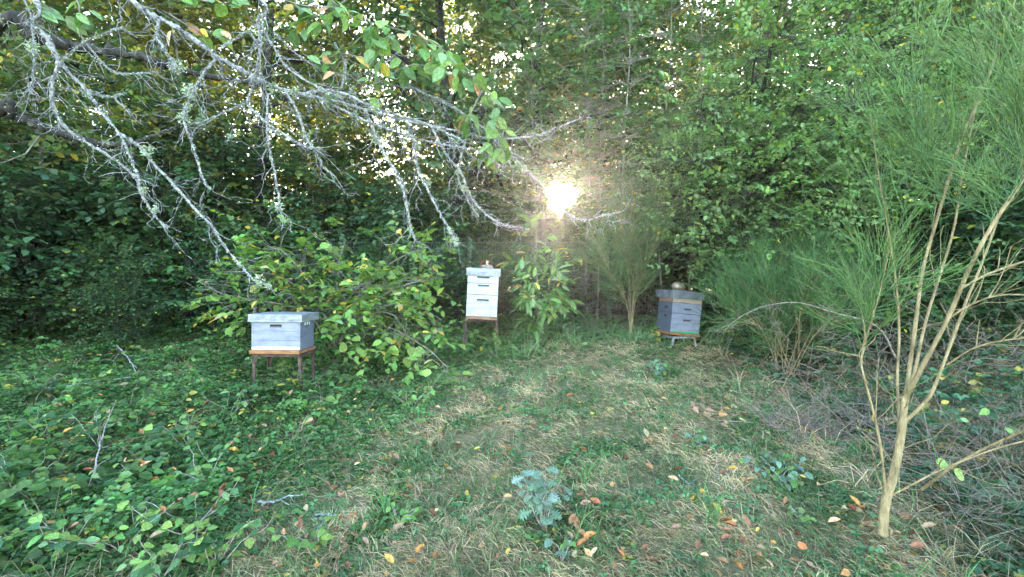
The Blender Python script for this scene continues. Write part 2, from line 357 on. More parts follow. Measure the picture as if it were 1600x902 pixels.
# --- hazel understorey
hz = []
for i in range(5):
    hz.append(tree_meshes(gen_tree([3.4, 2.8, 3.8, 2.4, 3.1][i], [1.5, 1.3, 1.6, 1.3, 1.4][i], 0, 20, 620, 7, .095, .12, [(.055, .125, .06), (.065, .135, .055), (.055, .11, .05), (.075, .145, .05), (.06, .125, .06)][i], alt=(.3, .3, .05), palt=.02, trunk_r=.03, multi=5, flat=.9, slen=.45, shape='bush'), M_bark, 'bush'))
def WH(x, y):
    u = x / y; return ', far left' if u < -.75 else ', above the low hive' if u < -.35 else ', behind the white hive' if u < .05 else ', near the leaning hive' if u < .5 else ', far right'
hz_spots = [(-7.6, 7.6, 1.1), (-6.4, 8.2, 1.0), (-5.2, 8.3, 1.05), (-4.2, 8.6, .9), (-3.0, 9.4, .9), (-1.8, 9.6, .95), (-.6, 9.5, .8), (.6, 9.8, .75), (1.6, 9.6, .85), (2.6, 9.2, .9), (3.8, 8.8, 1.0), (-8.8, 6.6, 1.1), (-7.0, 9.6, 1.2), (-9.6, 8.6, 1.2), (5.2, 8.4, 1.1), (6.6, 7.6, 1.2), (-5.6, 10.4, 1.2), (-3.9, 10.6, 1.1), (-2.4, 11, 1.1), (4.6, 10.2, 1.2), (3.0, 10.8, 1.1), (1.2, 11.4, 1), (-.8, 11.2, 1.), (6.2, 9.8, 1.2), (5.3, 6.3, .85), (6.6, 6.9, 1.1), (7.4, 5.6, 1.1), (5.6, 4.6, .7), (4.5, 5.6, .6), (-.95, 8.0, .5), (.45, 8.1, .45), (-2.0, 7.9, .6), (-7.0, 6.6, .65), (-5.9, 7.3, .6), (-8.0, 5.6, .7), (-4.6, 7.6, .55), (-6.6, 5.6, .4), (-5.2, 6.6, .35), (-7.9, 7.0, .8)]
for j, (x, y, s_) in enumerate(hz_spots):
    fence_side = y > 9.0
    place(hz[j % 5], x, y, rng.uniform(0, 6.28), s_, 'hazel_bush', ('leafy green bush growing behind the wire fence' if fence_side else 'dark green broad leaved bush on this side of the fence') + WH(x, y), 'bush', ('bushes behind the fence' if fence_side else 'dark bushes') + WH(x, y))
hedge = tree_meshes(gen_tree(4.2, 2.6, 0, 26, 1200, 7, .17, .05, (.035, .06, .028), palt=.02, trunk_r=.04, multi=6, flat=.6, slen=.7, shape='bush'), M_bark, 'bush')
for k_ in range(44):
    x = -33 + (k_ // 2) * 3.1 + (k_ % 2) * 1.5; place(hedge, x + rng.uniform(-.6, .6), 22.5 + 3.4 * (k_ % 2) + rng.uniform(-1, 1), rng.uniform(0, 6.28), rng.uniform(.85, 1.15), 'far_bush', 'dense dark bush closing the far side of the wood', 'bush', 'bushes closing the far side of the wood')

# ------------------------------------------------------------------ hives
def paint_mat(name, base, dirt, metal=0, rough=.6, dscale=5, lo=.5, hi=.75, stretch=(1, 1, 3)):
    return surf_mat(name, base, dirt, dscale, rough, .35, metal, stretch, lo=lo - .08, hi=hi - .08, spec=.35, bscale=40, c3=(.17, .13, .1) if base[0] > .1 else None)
M_paintlilac = paint_mat('weathered_pale_lilac_paint', (.215, .225, .3), (.13, .145, .2))
M_paintwhite = paint_mat('weathered_white_paint', (.43, .44, .47), (.26, .3, .37), lo=.5, hi=.72)
M_paintpale = paint_mat('weathered_pale_blue_paint', (.39, .43, .49), (.28, .31, .37))
M_paintblue = paint_mat('weathered_blue_grey_front_paint', (.22, .24, .325), (.14, .16, .22))
M_sideslate = paint_mat('dark_slate_sides', (.08, .09, .13), (.05, .06, .085))  # sides and back of the leaning hive, darker than its front
M_sidegrey = paint_mat('weathered_blue_grey_sides', (.13, .15, .21), (.08, .1, .15))  # sides and back of the lilac and white hives, darker than the fronts
M_zinc = surf_mat('weathered_zinc_sheet', (.13, .145, .175), (.27, .29, .34), 9, .5, .15, .35, (1, 1, 3), c3=(.3, .24, .19), lo=.35, hi=.62)
M_zincold = surf_mat('old_zinc_sheet', (.1, .115, .145), (.2, .22, .26), 7, .55, .15, .3, c3=(.2, .2, .19), lo=.35, hi=.6)
M_wood = surf_mat('orange_brown_wood', (.17, .075, .035), (.27, .13, .06), 9, .7, .3, 0, (1, 6, 6))
M_woodraw = surf_mat('bare_weathered_wood', (.3, .22, .17), (.42, .33, .27), 9, .8, .3, 0, (1, 6, 8))
M_woodbrown = surf_mat('brown_floor_wood', (.16, .09, .06), (.28, .17, .12), 9, .8, .3, 0, (1, 6, 6))
M_dark = surf_mat('dark_recess', (.02, .02, .02), (.04, .035, .03), 10, .9, .1)
M_rust = surf_mat('rusty_angle_iron', (.04, .027, .025), (.1, .06, .055), 18, .85, .5)
M_greysteel = surf_mat('galvanised_steel', (.2, .22, .25), (.32, .34, .37), 20, .5, .2, .4)
M_green = surf_mat('green_plastic', (.01, .3, .12), (.02, .38, .17), 10, .5, .05)
M_metalwhite = surf_mat('white_metal_strip', (.6, .61, .63), (.5, .52, .55), 12, .45, .05)
M_pot = surf_mat('tarnished_pale_metal', (.26, .21, .16), (.42, .37, .3), 14, .42, .15, .65)
M_potdull = surf_mat('dull_grey_brown_metal', (.16, .12, .1), (.28, .23, .19), 16, .6, .2, .3)
M_red = surf_mat('faded_red_paint', (.14, .03, .02), (.22, .06, .035), 30, .6, .1)
M_beige = surf_mat('pale_beige_plastic', (.5, .48, .36), (.6, .58, .45), 20, .6, .1)

def bm_obj(name, V, Fc, mat, parent=None, bevel=0, kind=None, smooth=False):
    me = bpy.data.meshes.new(name); me.from_pydata([tuple(map(float, v)) for v in V], [], Fc); me.materials.append(mat)
    if smooth:
        for p in me.polygons: p.use_smooth = True
    o = mobj(name, me, parent, kind)
    if bevel:
        b = o.modifiers.new('bevel', 'BEVEL'); b.width = bevel; b.segments = 2; b.limit_method = 'ANGLE'
    return o
def box_vf(x0, x1, y0, y1, z0, z1):
    V = [(x0, y0, z0), (x1, y0, z0), (x1, y1, z0), (x0, y1, z0), (x0, y0, z1), (x1, y0, z1), (x1, y1, z1), (x0, y1, z1)]
    return V, [(0, 3, 2, 1), (4, 5, 6, 7), (0, 1, 5, 4), (1, 2, 6, 5), (2, 3, 7, 6), (3, 0, 4, 7)]
def boxo(name, b, mat, parent, bevel=.002, kind=None):
    V, f = box_vf(*b); return bm_obj(name, V, f, mat, parent, bevel, kind)
def multibox(name, bs, mat, parent, bevel=0, kind=None):
    V, Fc = [], []
    for b in bs:
        v, f = box_vf(*b); n = len(V); V += v; Fc += [tuple(i + n for i in q) for q in f]
    return bm_obj(name, V, Fc, mat, parent, bevel, kind)
def board(name, L_, z0, z1, th, mat, parent, origin, axis, scoop=None):
    """a board standing on edge; outer face at local y=0 looking to -y; optional scooped hand hold"""
    ox, oy, rot = origin[0], origin[1], axis
    if scoop is None:
        V, f = box_vf(0, L_, 0, th, z0, z1)
    else:
        cx, cz, hw, hh, dp = scoop
        xs = [0, cx - hw, cx + hw, L_]; zs = [z0, cz - hh, cz + hh, z1]
        V = [(x, 0, z) for z in zs for x in xs]; f = []
        for j in range(3):
            for i in range(3):
                if i == 1 and j == 1: continue
                a = j * 4 + i; f.append((a, a + 1, a + 5, a + 4))
        # scoop: sloping face from the lower lip up and in to the roof of the recess
        n = len(V); V += [(cx - hw * .85, dp, cz - hh * .35), (cx + hw * .85, dp, cz - hh * .35)]
        f += [(5, 6, n + 1, n), (5, n, 9), (6, 10, n + 1)]
        n = len(V); V += [(0, th, z0), (L_, th, z0), (L_, th, z1), (0, th, z1)]
        f += [(n + 1, n, n + 3, n + 2), (0, n, n + 1, 3), (12, 15, n + 2, n + 3), (0, 4, 8, 12, n + 3, n), (3, n + 1, n + 2, 15, 11, 7)]
    c, s = math.cos(rot), math.sin(rot)
    V = [(ox + x * c - y * s, oy + x * s + y * c, z) for x, y, z in V]
    o = bm_obj(name, V, f, mat, parent)
    bpy_fix_normals(o); return o
def bpy_fix_normals(o):
    import bmesh
    b = bmesh.new(); b.from_mesh(o.data); bmesh.ops.recalc_face_normals(b, faces=b.faces); b.to_mesh(o.data); b.free()
def hive_box(hive, name, W, D, z0, hgt, nb, matF, matS, scoopF=None, scoopL=None, scoopR=None, gap=.0016, dots=True):
    """one box of the hive: dark core, boards on the front and the two sides and back"""
    V, f = box_vf(-W / 2 + .0215, W / 2 - .0215, .0215, D - .0215, z0 + .001, z0 + hgt - .001)
    core = bm_obj(name, V, f, M_dark, hive)
    th = .02; bh = hgt / nb
    for k in range(nb):
        a, b = z0 + k * bh + gap, z0 + (k + 1) * bh - gap; top = k == nb - 1
        def sc_(sp, L_): return (L_ * sp[0], z0 + hgt * sp[1], sp[2], sp[3] * 1.25, .02) if (sp and a < z0 + hgt * sp[1] - sp[3] and z0 + hgt * sp[1] + sp[3] < b) else None
        j = random.uniform(-.0008, .0008)
        board('board', W, a, b, th, matF, core, (-W / 2, j), 0, sc_(scoopF, W))
        board('board', D - 2 * th - .002, a, b, th, matS, core, (W / 2 + j, th + .001), math.pi / 2, sc_(scoopR, D))
        board('board', D - 2 * th - .002, a, b, th, matS, core, (-W / 2 - j, D - th - .001), -math.pi / 2, sc_(scoopL, D))
        board('board', W, a, b, th, matS, core, (W / 2, D + j), math.pi)
    hs = []
    for sp, side in ((scoopF, 0), (scoopR, 1), (scoopL, -1)):
        if not sp: continue
        hw = sp[2] * .97; za, zb = z0 + hgt * sp[1] - sp[3] * .1, z0 + hgt * sp[1] + sp[3] * 1.2
        if side == 0: hs.append((-W / 2 + W * sp[0] - hw, -W / 2 + W * sp[0] + hw, .003, .016, za, zb))
        else:
            yc = th + D * sp[0] if side == 1 else D - th - D * sp[0]; xa = W / 2 - .016 if side == 1 else -W / 2 + .003
            hs.append((xa, xa + .013, yc - hw, yc + hw, za, zb))
    for b_ in hs: boxo('hand_hold_shade', b_, M_dark, core, 0)  # dark plates added to imitate the shade in each scoop
    if dots:
        n = max(3, int(hgt / .045)); bs = []
        for i in range(n):
            z = z0 + (i + .5) * hgt / n
            for x in (-W / 2 + .014, W / 2 - .02): bs.append((x, x + .006, -.0022, .001, z - .003, z + .003))
            for y in (.03, D - .03): bs.append((W / 2 - .001, W / 2 + .0022, y, y + .006, z - .003, z + .003)); bs.append((-W / 2 - .0022, -W / 2 + .001, y, y + .006, z - .003, z + .003))
        multibox('nail_head', bs, M_dark, core, 0, 'stuff')
    return core
def roof(hive, W, D, z, h, mat, band=True):
    V, f = box_vf(-W / 2, W / 2, -.02, D + .02, z, z + h); r = bm_obj('roof', V, f, mat, hive, .004)
    # folded hem, seam band and nails of the metal cap
    t = .0025
    bs = [(-W / 2 - t, W / 2 + t, -.02 - t, D + .02 + t, z - .001, z + .012)]
    if band: bs.append((-W / 2 - t, W / 2 + t, -.02 - t * 1.2, D + .02 + t, z + h * .42, z + h * .5))
    multibox('hem', bs, mat, r, .001)
    ns = []
    for i in range(7):
        x = -W / 2 + .03 + i * (W - .06) / 6; ns.append((x - .003, x + .003, -.0275, -.018, z + .02, z + .026))
    multibox('nail_head', ns, M_dark, r, 0, 'stuff')
    return r
def stand(base, W, D, hgt, mat, label, rot=0, splay=.0, bar=.028, pale=False):
    t = thing('hive_stand', label, 'stand', base, 'hive stands', (0, 0, rot))
    for nm, b in (('front_rail', (-W / 2, W / 2, 0, bar)), ('rear_rail', (-W / 2, W / 2, D - bar, D))):
        boxo(nm, (b[0], b[1], b[2], b[3], hgt - .03, hgt), mat, t, .001)
    for x in (-W / 2, W / 2 - bar): boxo('side_rail', (x, x + bar, bar + .001, D - bar - .001, hgt - .032, hgt - .002), mat, t, .001)
    for sx in (-1, 1):
        for y in (0, D):
            x0 = sx * (W / 2 - bar * .2); yy = bar * .5 if y == 0 else D - bar * .5
            # angle iron leg: two thin flanges
            top = (x0 - sx * bar * .3, yy, hgt - .031); bx = x0 + sx * splay; th = .005
            V, Fc = [], []
            for (dx0, dx1, dy0, dy1) in ((-bar / 2, bar / 2, -th / 2, th / 2), (-th / 2 - bar / 2, th / 2 - bar / 2, th / 2, bar)):
                n = len(V)
                for (cx, cz) in ((bx, -.12), (top[0], top[2])):
                    for (u, v) in ((dx0, dy0), (dx1, dy0), (dx1, dy1), (dx0, dy1)): V.append((cx + u * -sx, yy + v * (1 if y == 0 else -1), cz))
                Fc += [tuple(n + i for i in q) for q in ((0, 1, 5, 4), (1, 2, 6, 5), (2, 3, 7, 6), (3, 0, 4, 7), (4, 5, 6, 7), (0, 3, 2, 1))]
            o = bm_obj('leg', V, Fc, mat, t); bpy_fix_normals(o)
    return t
# --- hive 1 (left): low, pale lilac, one box
b1 = P(431, 553, 5.0); Z1 = b1[2]; g1 = float(gh(b1[0], b1[1]))
h1 = thing('beehive', 'low wide pale lilac wooden beehive with one box and flat zinc roof, on the left', 'beehive', b1, 'beehives', (0, R(.3), R(-1)))
W, D = .505, .33
boxo('floor_board', (-W / 2 - .012, W / 2 + .004, -.03, D + .01, 0, .04), M_wood, h1, .003)
for i in range(3): boxo('floor_board', (W / 2 + .0045, W / 2 + .009, .05 + i * .12, .13 + i * .12, .008, .034), M_woodbrown, h1, .001)
hive_box(h1, 'hive_body', W, D, .041, .29, 3, M_paintlilac, M_sidegrey, (.5, .84, .062, .014), None, (.42, .82, .05, .016), gap=.001)
strip = boxo('entrance_strip', (-W / 2 + .004, W / 2 - .004, -.0065, -.0015, .042, .068), M_metalwhite, h1, .001)
multibox('tooth', [(x, x + .008, -.0065, -.002, .0685, .076) for x in np.arange(-W / 2 + .03, W / 2 - .03, .016)], M_metalwhite, strip, 0, 'stuff')
multibox('slot', [(-W / 2 + .05, W / 2 - .05, -.0085, -.006, .05, .055)], M_dark, strip)
multibox('label_mark', [(W / 2 + .001, W / 2 + .003, .1 + i * .05, .125 + i * .05, .285, .318) for i in range(3)], M_metalwhite, h1)
roof(h1, .56, .38, .33, .078, M_zinc, False)
stand((b1[0], b1[1], g1), .5, .36, Z1 - g1 - .002, M_rust, 'brown rusty iron stand under the low lilac hive', R(-1), .0, .03)
# --- hive 2 (middle): tall, white
b2 = P(752, 499, 6.7); Z2 = b2[2]; g2 = float(gh(b2[0], b2[1]))
tl2 = (0, R(2.8), R(5))
h2 = thing('beehive', 'tall narrow bright white beehive of three stacked boxes with zinc roof', 'beehive', b2, 'beehives', tl2)
W, D = .425, .46
boxo('floor_board', (-W / 2 - .004, W / 2 + .004, -.05, D + .01, 0, .036), M_woodbrown, h2, .003)
hive_box(h2, 'hive_body', W, D, .037, .30, 1, M_paintwhite, M_sidegrey, (.52, .74, .085, .014), gap=.003)
hive_box(h2, 'honey_super', W, D, .339, .155, 1, M_paintpale, M_sidegrey, (.52, .78, .08, .013), gap=.0025)
hive_box(h2, 'honey_super', W, D, .496, .115, 1, M_paintwhite, M_sidegrey, (.5, .68, .085, .013), gap=.003)
boxo('landing_strip', (-W / 2 + .006, W / 2 - .006, -.006, -.002, .04, .062), M_metalwhite, h2, .001)
multibox('bee', [(x, x + random.uniform(.006, .012), -.014 - random.uniform(0, .004), -.0065, z, z + random.uniform(.004, .008)) for x, z in [(random.uniform(-.17, .17), random.uniform(.04, .06)) for _ in range(38)]], M_woodbrown, h2, .001, 'stuff')
roof(h2, .468, .52, .6, .104, M_zinc)
stand((b2[0], b2[1], g2), .46, .46, Z2 - g2 - .003, M_rust, 'tall rusty iron stand under the white hive', R(7), .01, .03)
# --- hive 3 (right): leaning, grey-blue
b3 = P(1047.5, 524, 6.85); g3 = float(gh(b3[0], b3[1])); c8 = R(9)
W, D = .43, .45
b3c = b3 + np.array([math.cos(c8) * W / 2, math.sin(c8) * W / 2, -.002]); Z3 = b3c[2]
tl3 = (0, R(5.6), c8)
h3 = thing('beehive', 'leaning blue grey beehive of two boxes with bare wood rim and green strip', 'beehive', b3c, 'beehives', tl3)
boxo('floor_board', (-W / 2 - .006, W / 2 + .004, -.03, D + .01, -.012, .026), M_wood, h3, .003)
hive_box(h3, 'hive_body', W, D, .027, .27, 1, M_paintblue, M_sideslate, (.53, .66, .055, .011), (.5, .8, .05, .014))
hive_box(h3, 'honey_super', W + .004, D, .299, .15, 1, M_paintblue, M_sideslate, (.53, .42, .055, .011), (.5, .5, .05, .014))
hive_box(h3, 'wooden_rim', W, D, .451, .072, 1, M_woodraw, M_woodbrown, None, dots=False)
boxo('entrance_strip', (-W / 2 + .006, W / 2 - .03, -.007, -.0015, .03, .05), M_green, h3, .001)
roof(h3, .475, .52, .512, .11, M_zincold)
sd = stand((b3c[0], b3c[1], g3 - .03), .34, .44, Z3 - g3 + .012, M_greysteel, 'low galvanised stand with bent legs under the leaning hive', c8, .05, .026)
# pots on the roofs
def lathe(name, prof, mat, parent, seg=24):
    V, Fc = [], []; n = len(prof)
    for i in range(seg):
        a = i / seg * 2 * math.pi
        for r, z in prof: V.append((r * math.cos(a), r * math.sin(a), z))
    for i in range(seg):
        for j in range(n - 1):
            a, b = i * n + j, ((i + 1) % seg) * n + j; Fc.append((a, b, b + 1, a + 1))
    return bm_obj(name, V, Fc, mat, parent, smooth=True)
from mathutils import Matrix as MX
def on(h, x, y, z): return (MX.LocRotScale(h.location, h.rotation_euler, None) @ Vector((x, y, z)))
pt = thing('metal_pot', 'rounded pale metal pot upside down on the roof of the leaning hive', 'pot', on(h3, -.075, .17, .623), None, tl3)
lathe('pot_body', [(0, 0), (.045, 0), (.06, .006), (.078, .022), (.088, .045), (.089, .052), (.086, .053), (.086, .058), (.084, .068), (.07, .092), (.04, .108), (.02, .113), (0, .115)], M_pot, pt)
pt.scale = (1.12,) * 3
lathe('rim', [(.0885, .049), (.091, .05), (.091, .055), (.0865, .056)], M_pot, pt)
pk = thing('kettle', 'squat grey brown metal kettle with an arched red handle on the white hive roof', 'kettle', on(h2, .05, .16, .7045), None, tl2)
lathe('kettle_body', [(0, 0), (.082, 0), (.09, .008), (.09, .022), (.086, .034), (.07, .048), (.04, .057), (0, .06)], M_potdull, pk)
th_ = np.linspace(0, math.pi, 14); A = np.stack([-.012 - .082 * np.cos(th_), 0 * th_, .035 + .09 * np.sin(th_)], -1)
A[:, 2] += .01 * np.sin(th_ * 3)
tubes('handle', A[None], np.full((1, 14), .0085), M_red, pk, 6).location = (0, 0, 0)
for o_ in pk.children:
    if o_.name.startswith('handle'): o_.data.transform(MX.Translation(Vector(pk.location)))
lathe('knob', [(0, .055), (.014, .056), (.009, .07), (.014, .084), (.018, .098), (.01, .108), (0, .11)], M_beige, pk, 10)
# --- fence
def fence():
    Yf = 8.75; z0 = float(gh(0, Yf)); H = 1.42
    t = thing('wire_fence', 'dark green welded wire fence with slim posts running behind the hives', 'fence', (0, Yf, z0))
    M_fence = surf_mat('dark_green_coated_steel', (.012, .04, .03), (.02, .06, .045), 20, .5, .05)
    M_wire = surf_mat('grey_wire', (.12, .13, .13), (.2, .2, .2), 20, .5, .05, .5)
    xs = [-3.25 + 2.5 * k for k in range(-3, 5)]
    for x in xs: boxo('post', (x - .03, x + .03, -.03, .03, -.1, H + .05), M_fence, t, .004)
    for x0, x1 in zip(xs[:-1], xs[1:]):
        A, r = [], []
        for i in range(49):
            x = x0 + .05 + i * (x1 - x0 - .1) / 48; A.append([(x, 0, .03), (x, 0, H)]); r.append([.002, .002])
        for z in (.06, .25, .45, .65, .85, 1.05, 1.25, H - .02):
            A.append([(x0 + .03, -.005, z), (x1 - .03, -.005, z)]); r.append([.0028, .0028])
        V, q = tubes_data(np.array(A, float), np.array(r), 4)
        mobj('mesh_panel', np_mesh('mesh_panel', V, [q], M_wire), t)
fence()

# ------------------------------------------------------------------ ground cover
def xb(y): return np.interp(y, [0, 2.1, 3.5, 5.0, 6.1, 7.0, 8.0, 30], [-1.9, -1.55, -1.05, -.75, -.2, .6, 6, 30])
def xr(y): return np.interp(y, [0, 2.0, 2.6, 3.5, 5, 6.5, 7.5], [1.9, 1.9, 2.3, 2.5, 2.75, 2.8, 2.9])
def scatter(n, y0, y1, near_bias=1.0, wide=1.12):
    y = y0 + (y1 - y0) * rng.random(n) ** near_bias; x = (rng.random(n) * 2 - 1) * (y * wide + .5); return x, y
def cover_mask(x, y, soft=.45):      # 1 = leafy ground cover, 0 = lawn
    d = xb(y) - x + .35 * noise2(x, y, .9, 2) + .15 * noise2(x, y, .25, 1)
    return np.clip(d / soft + .5, 0, 1)
# low ivy and bramble leaves, in threes
def cover(name, n, y0, y1, size, zmax, col, alt, palt, label, prob, tri=True, tpl=LOW, flat=.45, bias=1.0, wr=1.25, var=.38):
    x, y = scatter(n, y0, y1, bias); k = rng.random(n) < prob(x, y); x, y = x[k], y[k]; n = len(x)
    patch = np.clip(.6 + .5 * noise2(x, y, .5, 0), .15, 1.3)
    z = gh(x, y) + .01 + zmax(x, y) * patch * rng.random(n) ** .7
    c = np.stack([x, y, z], -1); m = 3 if tri else 1
    az = rng.random(n) * 6.28; out = []
    up = np.array([0, 0, 1.]) + rng.normal(size=(n, 3)) * flat + np.array([0, -.25, 0])
    col0 = pick_col(n, col, var) * np.clip(1 + .25 * noise2(x, y, .6, 1), .6, 1.4)[:, None]
    am = rng.random(n) < palt; col0[am] = np.array(alt) * (1 + .3 * rng.normal(size=(am.sum(), 1))).clip(.4, 1.6)
    Ps, Ds, Ns, Ss, Cs = [], [], [], [], []
    for j in range(m):
        a = az + (j - 1) * 1.75 if tri else az
        d = np.stack([np.cos(a), np.sin(a), rng.normal(size=n) * .25 - .1], -1)
        Ps.append(c + d * .004); Ds.append(d); Ns.append(up + rng.normal(size=(n, 3)) * .2); Ss.append(size * (1 + .3 * rng.normal(size=n)).clip(.45, 1.7)); Cs.append(col0)
    o = leaves(name, *[np.concatenate(a) for a in (Ps, Ds, Ns, Ss, Cs)], M_leaf, None, wr, tpl)
    tag(o, label, None); return o
cover('ivy_cover', 95000, 1.5, 8.6, .03, lambda x, y: .03 + .1 * cover_mask(x + .4, y), (.075, .165, .055), (.38, .34, .08), .03, 'small round green leaves of ivy and clover carpeting the ground', lambda x, y: np.maximum(.9 * cover_mask(x, y, .8), .35 * (noise2(x, y, .6, 2) > .55) * (y < 6.5)) * (x < xr(y) + .6))
cover('bramble_cover', 19000, 1.3, 9.2, .056, lambda x, y: .05 + .2 * cover_mask(x + .7, y), (.075, .16, .05), (.4, .36, .08), .03, 'knee high bramble and nettle leaves on the left of the clearing', lambda x, y: .95 * cover_mask(x + .5, y, .9) * np.clip(.55 + .6 * noise2(x, y, .35, 1), .12, 1))
cover('weed_cover', 15000, 1.4, 7.8, .026, lambda x, y: .06 + 0 * x, (.07, .17, .075), (.3, .3, .06), .02, 'scattered small green weeds among the lawn grass', lambda x, y: 1. * (noise2(x, y, .3, 1) > .25) * (x < xr(y) + 1.5))
cover('leaf_litter', 9000, 1.4, 8.0, .03, lambda x, y: .035 + 0 * x, (.2, .1, .05), (.32, .19, .1), .4, 'small brown crumpled dead leaves scattered through the grass', lambda x, y: 1. * (rng.random(len(x)) < .25 + .5 * (noise2(x, y, .35, 2) > .2) + .5 * (x > xr(y))), tri=False, flat=.9)
# grass: green blades and straw
def blades(name, n, y0, y1, ln, wd, col, var, lay, label, prob, bias=1.0, comb=0.0):
    tx, ty = scatter(n // 14, y0, y1, bias); ti = rng.integers(0, len(tx), n); x = tx[ti] + rng.normal(size=n) * .028; y = ty[ti] + rng.normal(size=n) * .028
    k = rng.random(n) < prob(x, y); x, y = x[k], y[k]; n = len(x)
    az = rng.random(n) * 6.28 * (1 - comb) + comb * (2.4 + 1.6 * noise2(x, y, .8, 2)); tilt = (lay + .3 * rng.normal(size=n)).clip(.1, 1.5)
    L_ = ln * (1 + .35 * rng.normal(size=n)).clip(.3, 2)
    d = np.stack([np.cos(az) * np.sin(tilt), np.sin(az) * np.sin(tilt), np.cos(tilt)], -1)
    s = nrmz(np.cross(d, rng.normal(size=(n, 3)) * .5 + np.array([0, 1., 0]))); w_ = wd * (.55 + .22 * y) * (1 + .3 * rng.normal(size=n)).clip(.4, 2)
    p0 = np.stack([x, y, gh(x, y) - .005 + .02 * rng.random(n)], -1)
    p1 = p0 + d * (L_ * .5)[:, None]; d2 = d.copy(); d2[:, 2] -= .35 + .5 * rng.random(n); d2 = nrmz(d2); p2 = p1 + d2 * (L_ * .5)[:, None]
    p2[:, 2] = np.maximum(p2[:, 2], p0[:, 2] + .004)
    ws = (s * w_[:, None])
    V = np.stack([p0 - ws, p0 + ws, p1 + ws * .8, p1 - ws * .8, p2], 1).reshape(-1, 3); b = np.arange(n)[:, None] * 5
    c = np.repeat(pick_col(n, col, var) * np.clip(1 + .2 * noise2(x, y, .5, 0), .6, 1.4)[:, None], 5, 0)
    o = mobj(name, np_mesh(name, V, [b + np.array([[0, 1, 2, 3]]), b + np.array([[3, 2, 4]])], M_grass, c), None, 'stuff'); tag(o, label, None)
lawn = lambda x, y: (1 - .75 * cover_mask(x, y))
blades('grass', 130000, 1.5, 8.4, .065, .0015, (.1, .16, .07), .3, .75, 'short green grass of the clearing', lambda x, y: lawn(x, y) * np.clip(.75 + .5 * noise2(x, y, .4, 1), .25, 1), 1.5)
blades('dry_grass', 205000, 1.5, 8.4, .08, .0014, (.35, .275, .165), .3, 1.2, 'matted straw coloured dead grass lying on the lawn', lambda x, y: lawn(x, y) * np.clip(.72 - .45 * noise2(x, y, .4, 1), .3, 1), 1.5, .5)
blades('tall_dry_grass', 16000, 1.6, 6.5, .22, .0016, (.33, .26, .17), .3, .9, 'longer brown dead grass on the right of the lawn', lambda x, y: 1. * (x > xr(y) - .25 + .2 * noise2(x, y, .4, 0)) * (x < 5.5), 1.2)
blades('tall_green_grass', 9000, 1.5, 5.0, .2, .0022, (.06, .14, .05), .3, .6, 'longer green grass tufts along the near edge', lambda x, y: np.clip((noise2(x, y, .35, 2) - .35), 0, 1) + .25 * (x > xr(y) - .6), 1.2)
blades('dead_stems', 9000, 1.5, 8.5, .28, .0013, (.22, .17, .12), .35, .9, 'thin dead stems poking through the green cover on the left', lambda x, y: .5 * cover_mask(x, y), 1.2)

blades('edge_grass', 14000, 6.3, 8.6, .26, .0016, (.12, .2, .09), .35, .6, 'taller grass and weeds along the far edge of the lawn', lambda x, y: .9 * (np.abs(x - 1.2) < 2.6) * np.clip((y - 6.6 + .4 * noise2(x, y, .5, 0)) / .6, 0, 1))
cover('edge_weeds', 5200, 6.4, 8.8, .05, lambda x, y: .08 + .16 * np.clip(y - 6.8, 0, 1), (.1, .19, .09), (.4, .36, .08), .04, 'weeds and ivy where the lawn meets the shrubs', lambda x, y: .9 * (np.abs(x - 1.2) < 3) * np.clip((y - 6.7 + .4 * noise2(x, y, .5, 1)) / .5, 0, 1))
# ------------------------------------------------------------------ single leaves as objects
LM = {}
def leafobj_mesh(kind, colname, col, wr=1.0, trans=.35):
    key = (kind, colname)
    if key not in LM:
        tpl = dict(ovate=OVATE, round=ROUND, lance=LANCE, oak=OAK, curl=CURL)[kind]
        if colname not in LM: LM[colname] = leaf_mat('leaf_' + colname, col, trans)
        V = tpl[0].copy(); V[:, 0] *= wr
        LM[key] = np_mesh('leaf_' + kind + '_' + colname, V, tpl[1], LM[colname], None, True)
    return LM[key]
def leaf_objects(parent, pos, d, n, size, meshes, name='leaf'):
    d = nrmz(np.asarray(d, float)); n = np.asarray(n, float); n = nrmz(n - d * np.sum(n * d, 1, keepdims=True)); s = np.cross(d, n)
    pl = Vector(parent.location) if parent else Vector((0, 0, 0))
    res = []
    for i in range(len(pos)):
        o = bpy.data.objects.new(name, meshes[i]); C.objects.link(o)
        if parent: o.parent = parent
        z = float(size[i]); p = Vector(pos[i]) - pl
        m3 = Matrix((s[i], d[i], n[i])).transposed() * z
        o.matrix_local = Matrix.Translation(p) @ m3.to_4x4(); res.append(o)
    return res
GREEN = {'midgreen': (.11, .22, .055), 'sagegreen': (.15, .26, .11), 'yellowgreen': (.2, .32, .08), 'yellow': (.48, .36, .08), 'tan': (.42, .25, .12), 'orange': (.38, .17, .05), 'redbrown': (.16, .08, .04), 'palebrown': (.27, .18, .11), 'bluegreen': (.13, .22, .16), 'darkgreen': (.04, .11, .045), 'silver': (.19, .26, .22), 'cream': (.42, .35, .2)}
def lm(kind, c, wr=1.0): return leafobj_mesh(kind, c, GREEN[c], wr, .12 if c in ('tan', 'orange', 'redbrown', 'palebrown') else .35)
def mixm(n, kind, cols, probs, wr=1.0):
    ch = rng.choice(len(cols), n, p=np.array(probs) / sum(probs)); return [lm(kind, cols[c], wr) for c in ch]

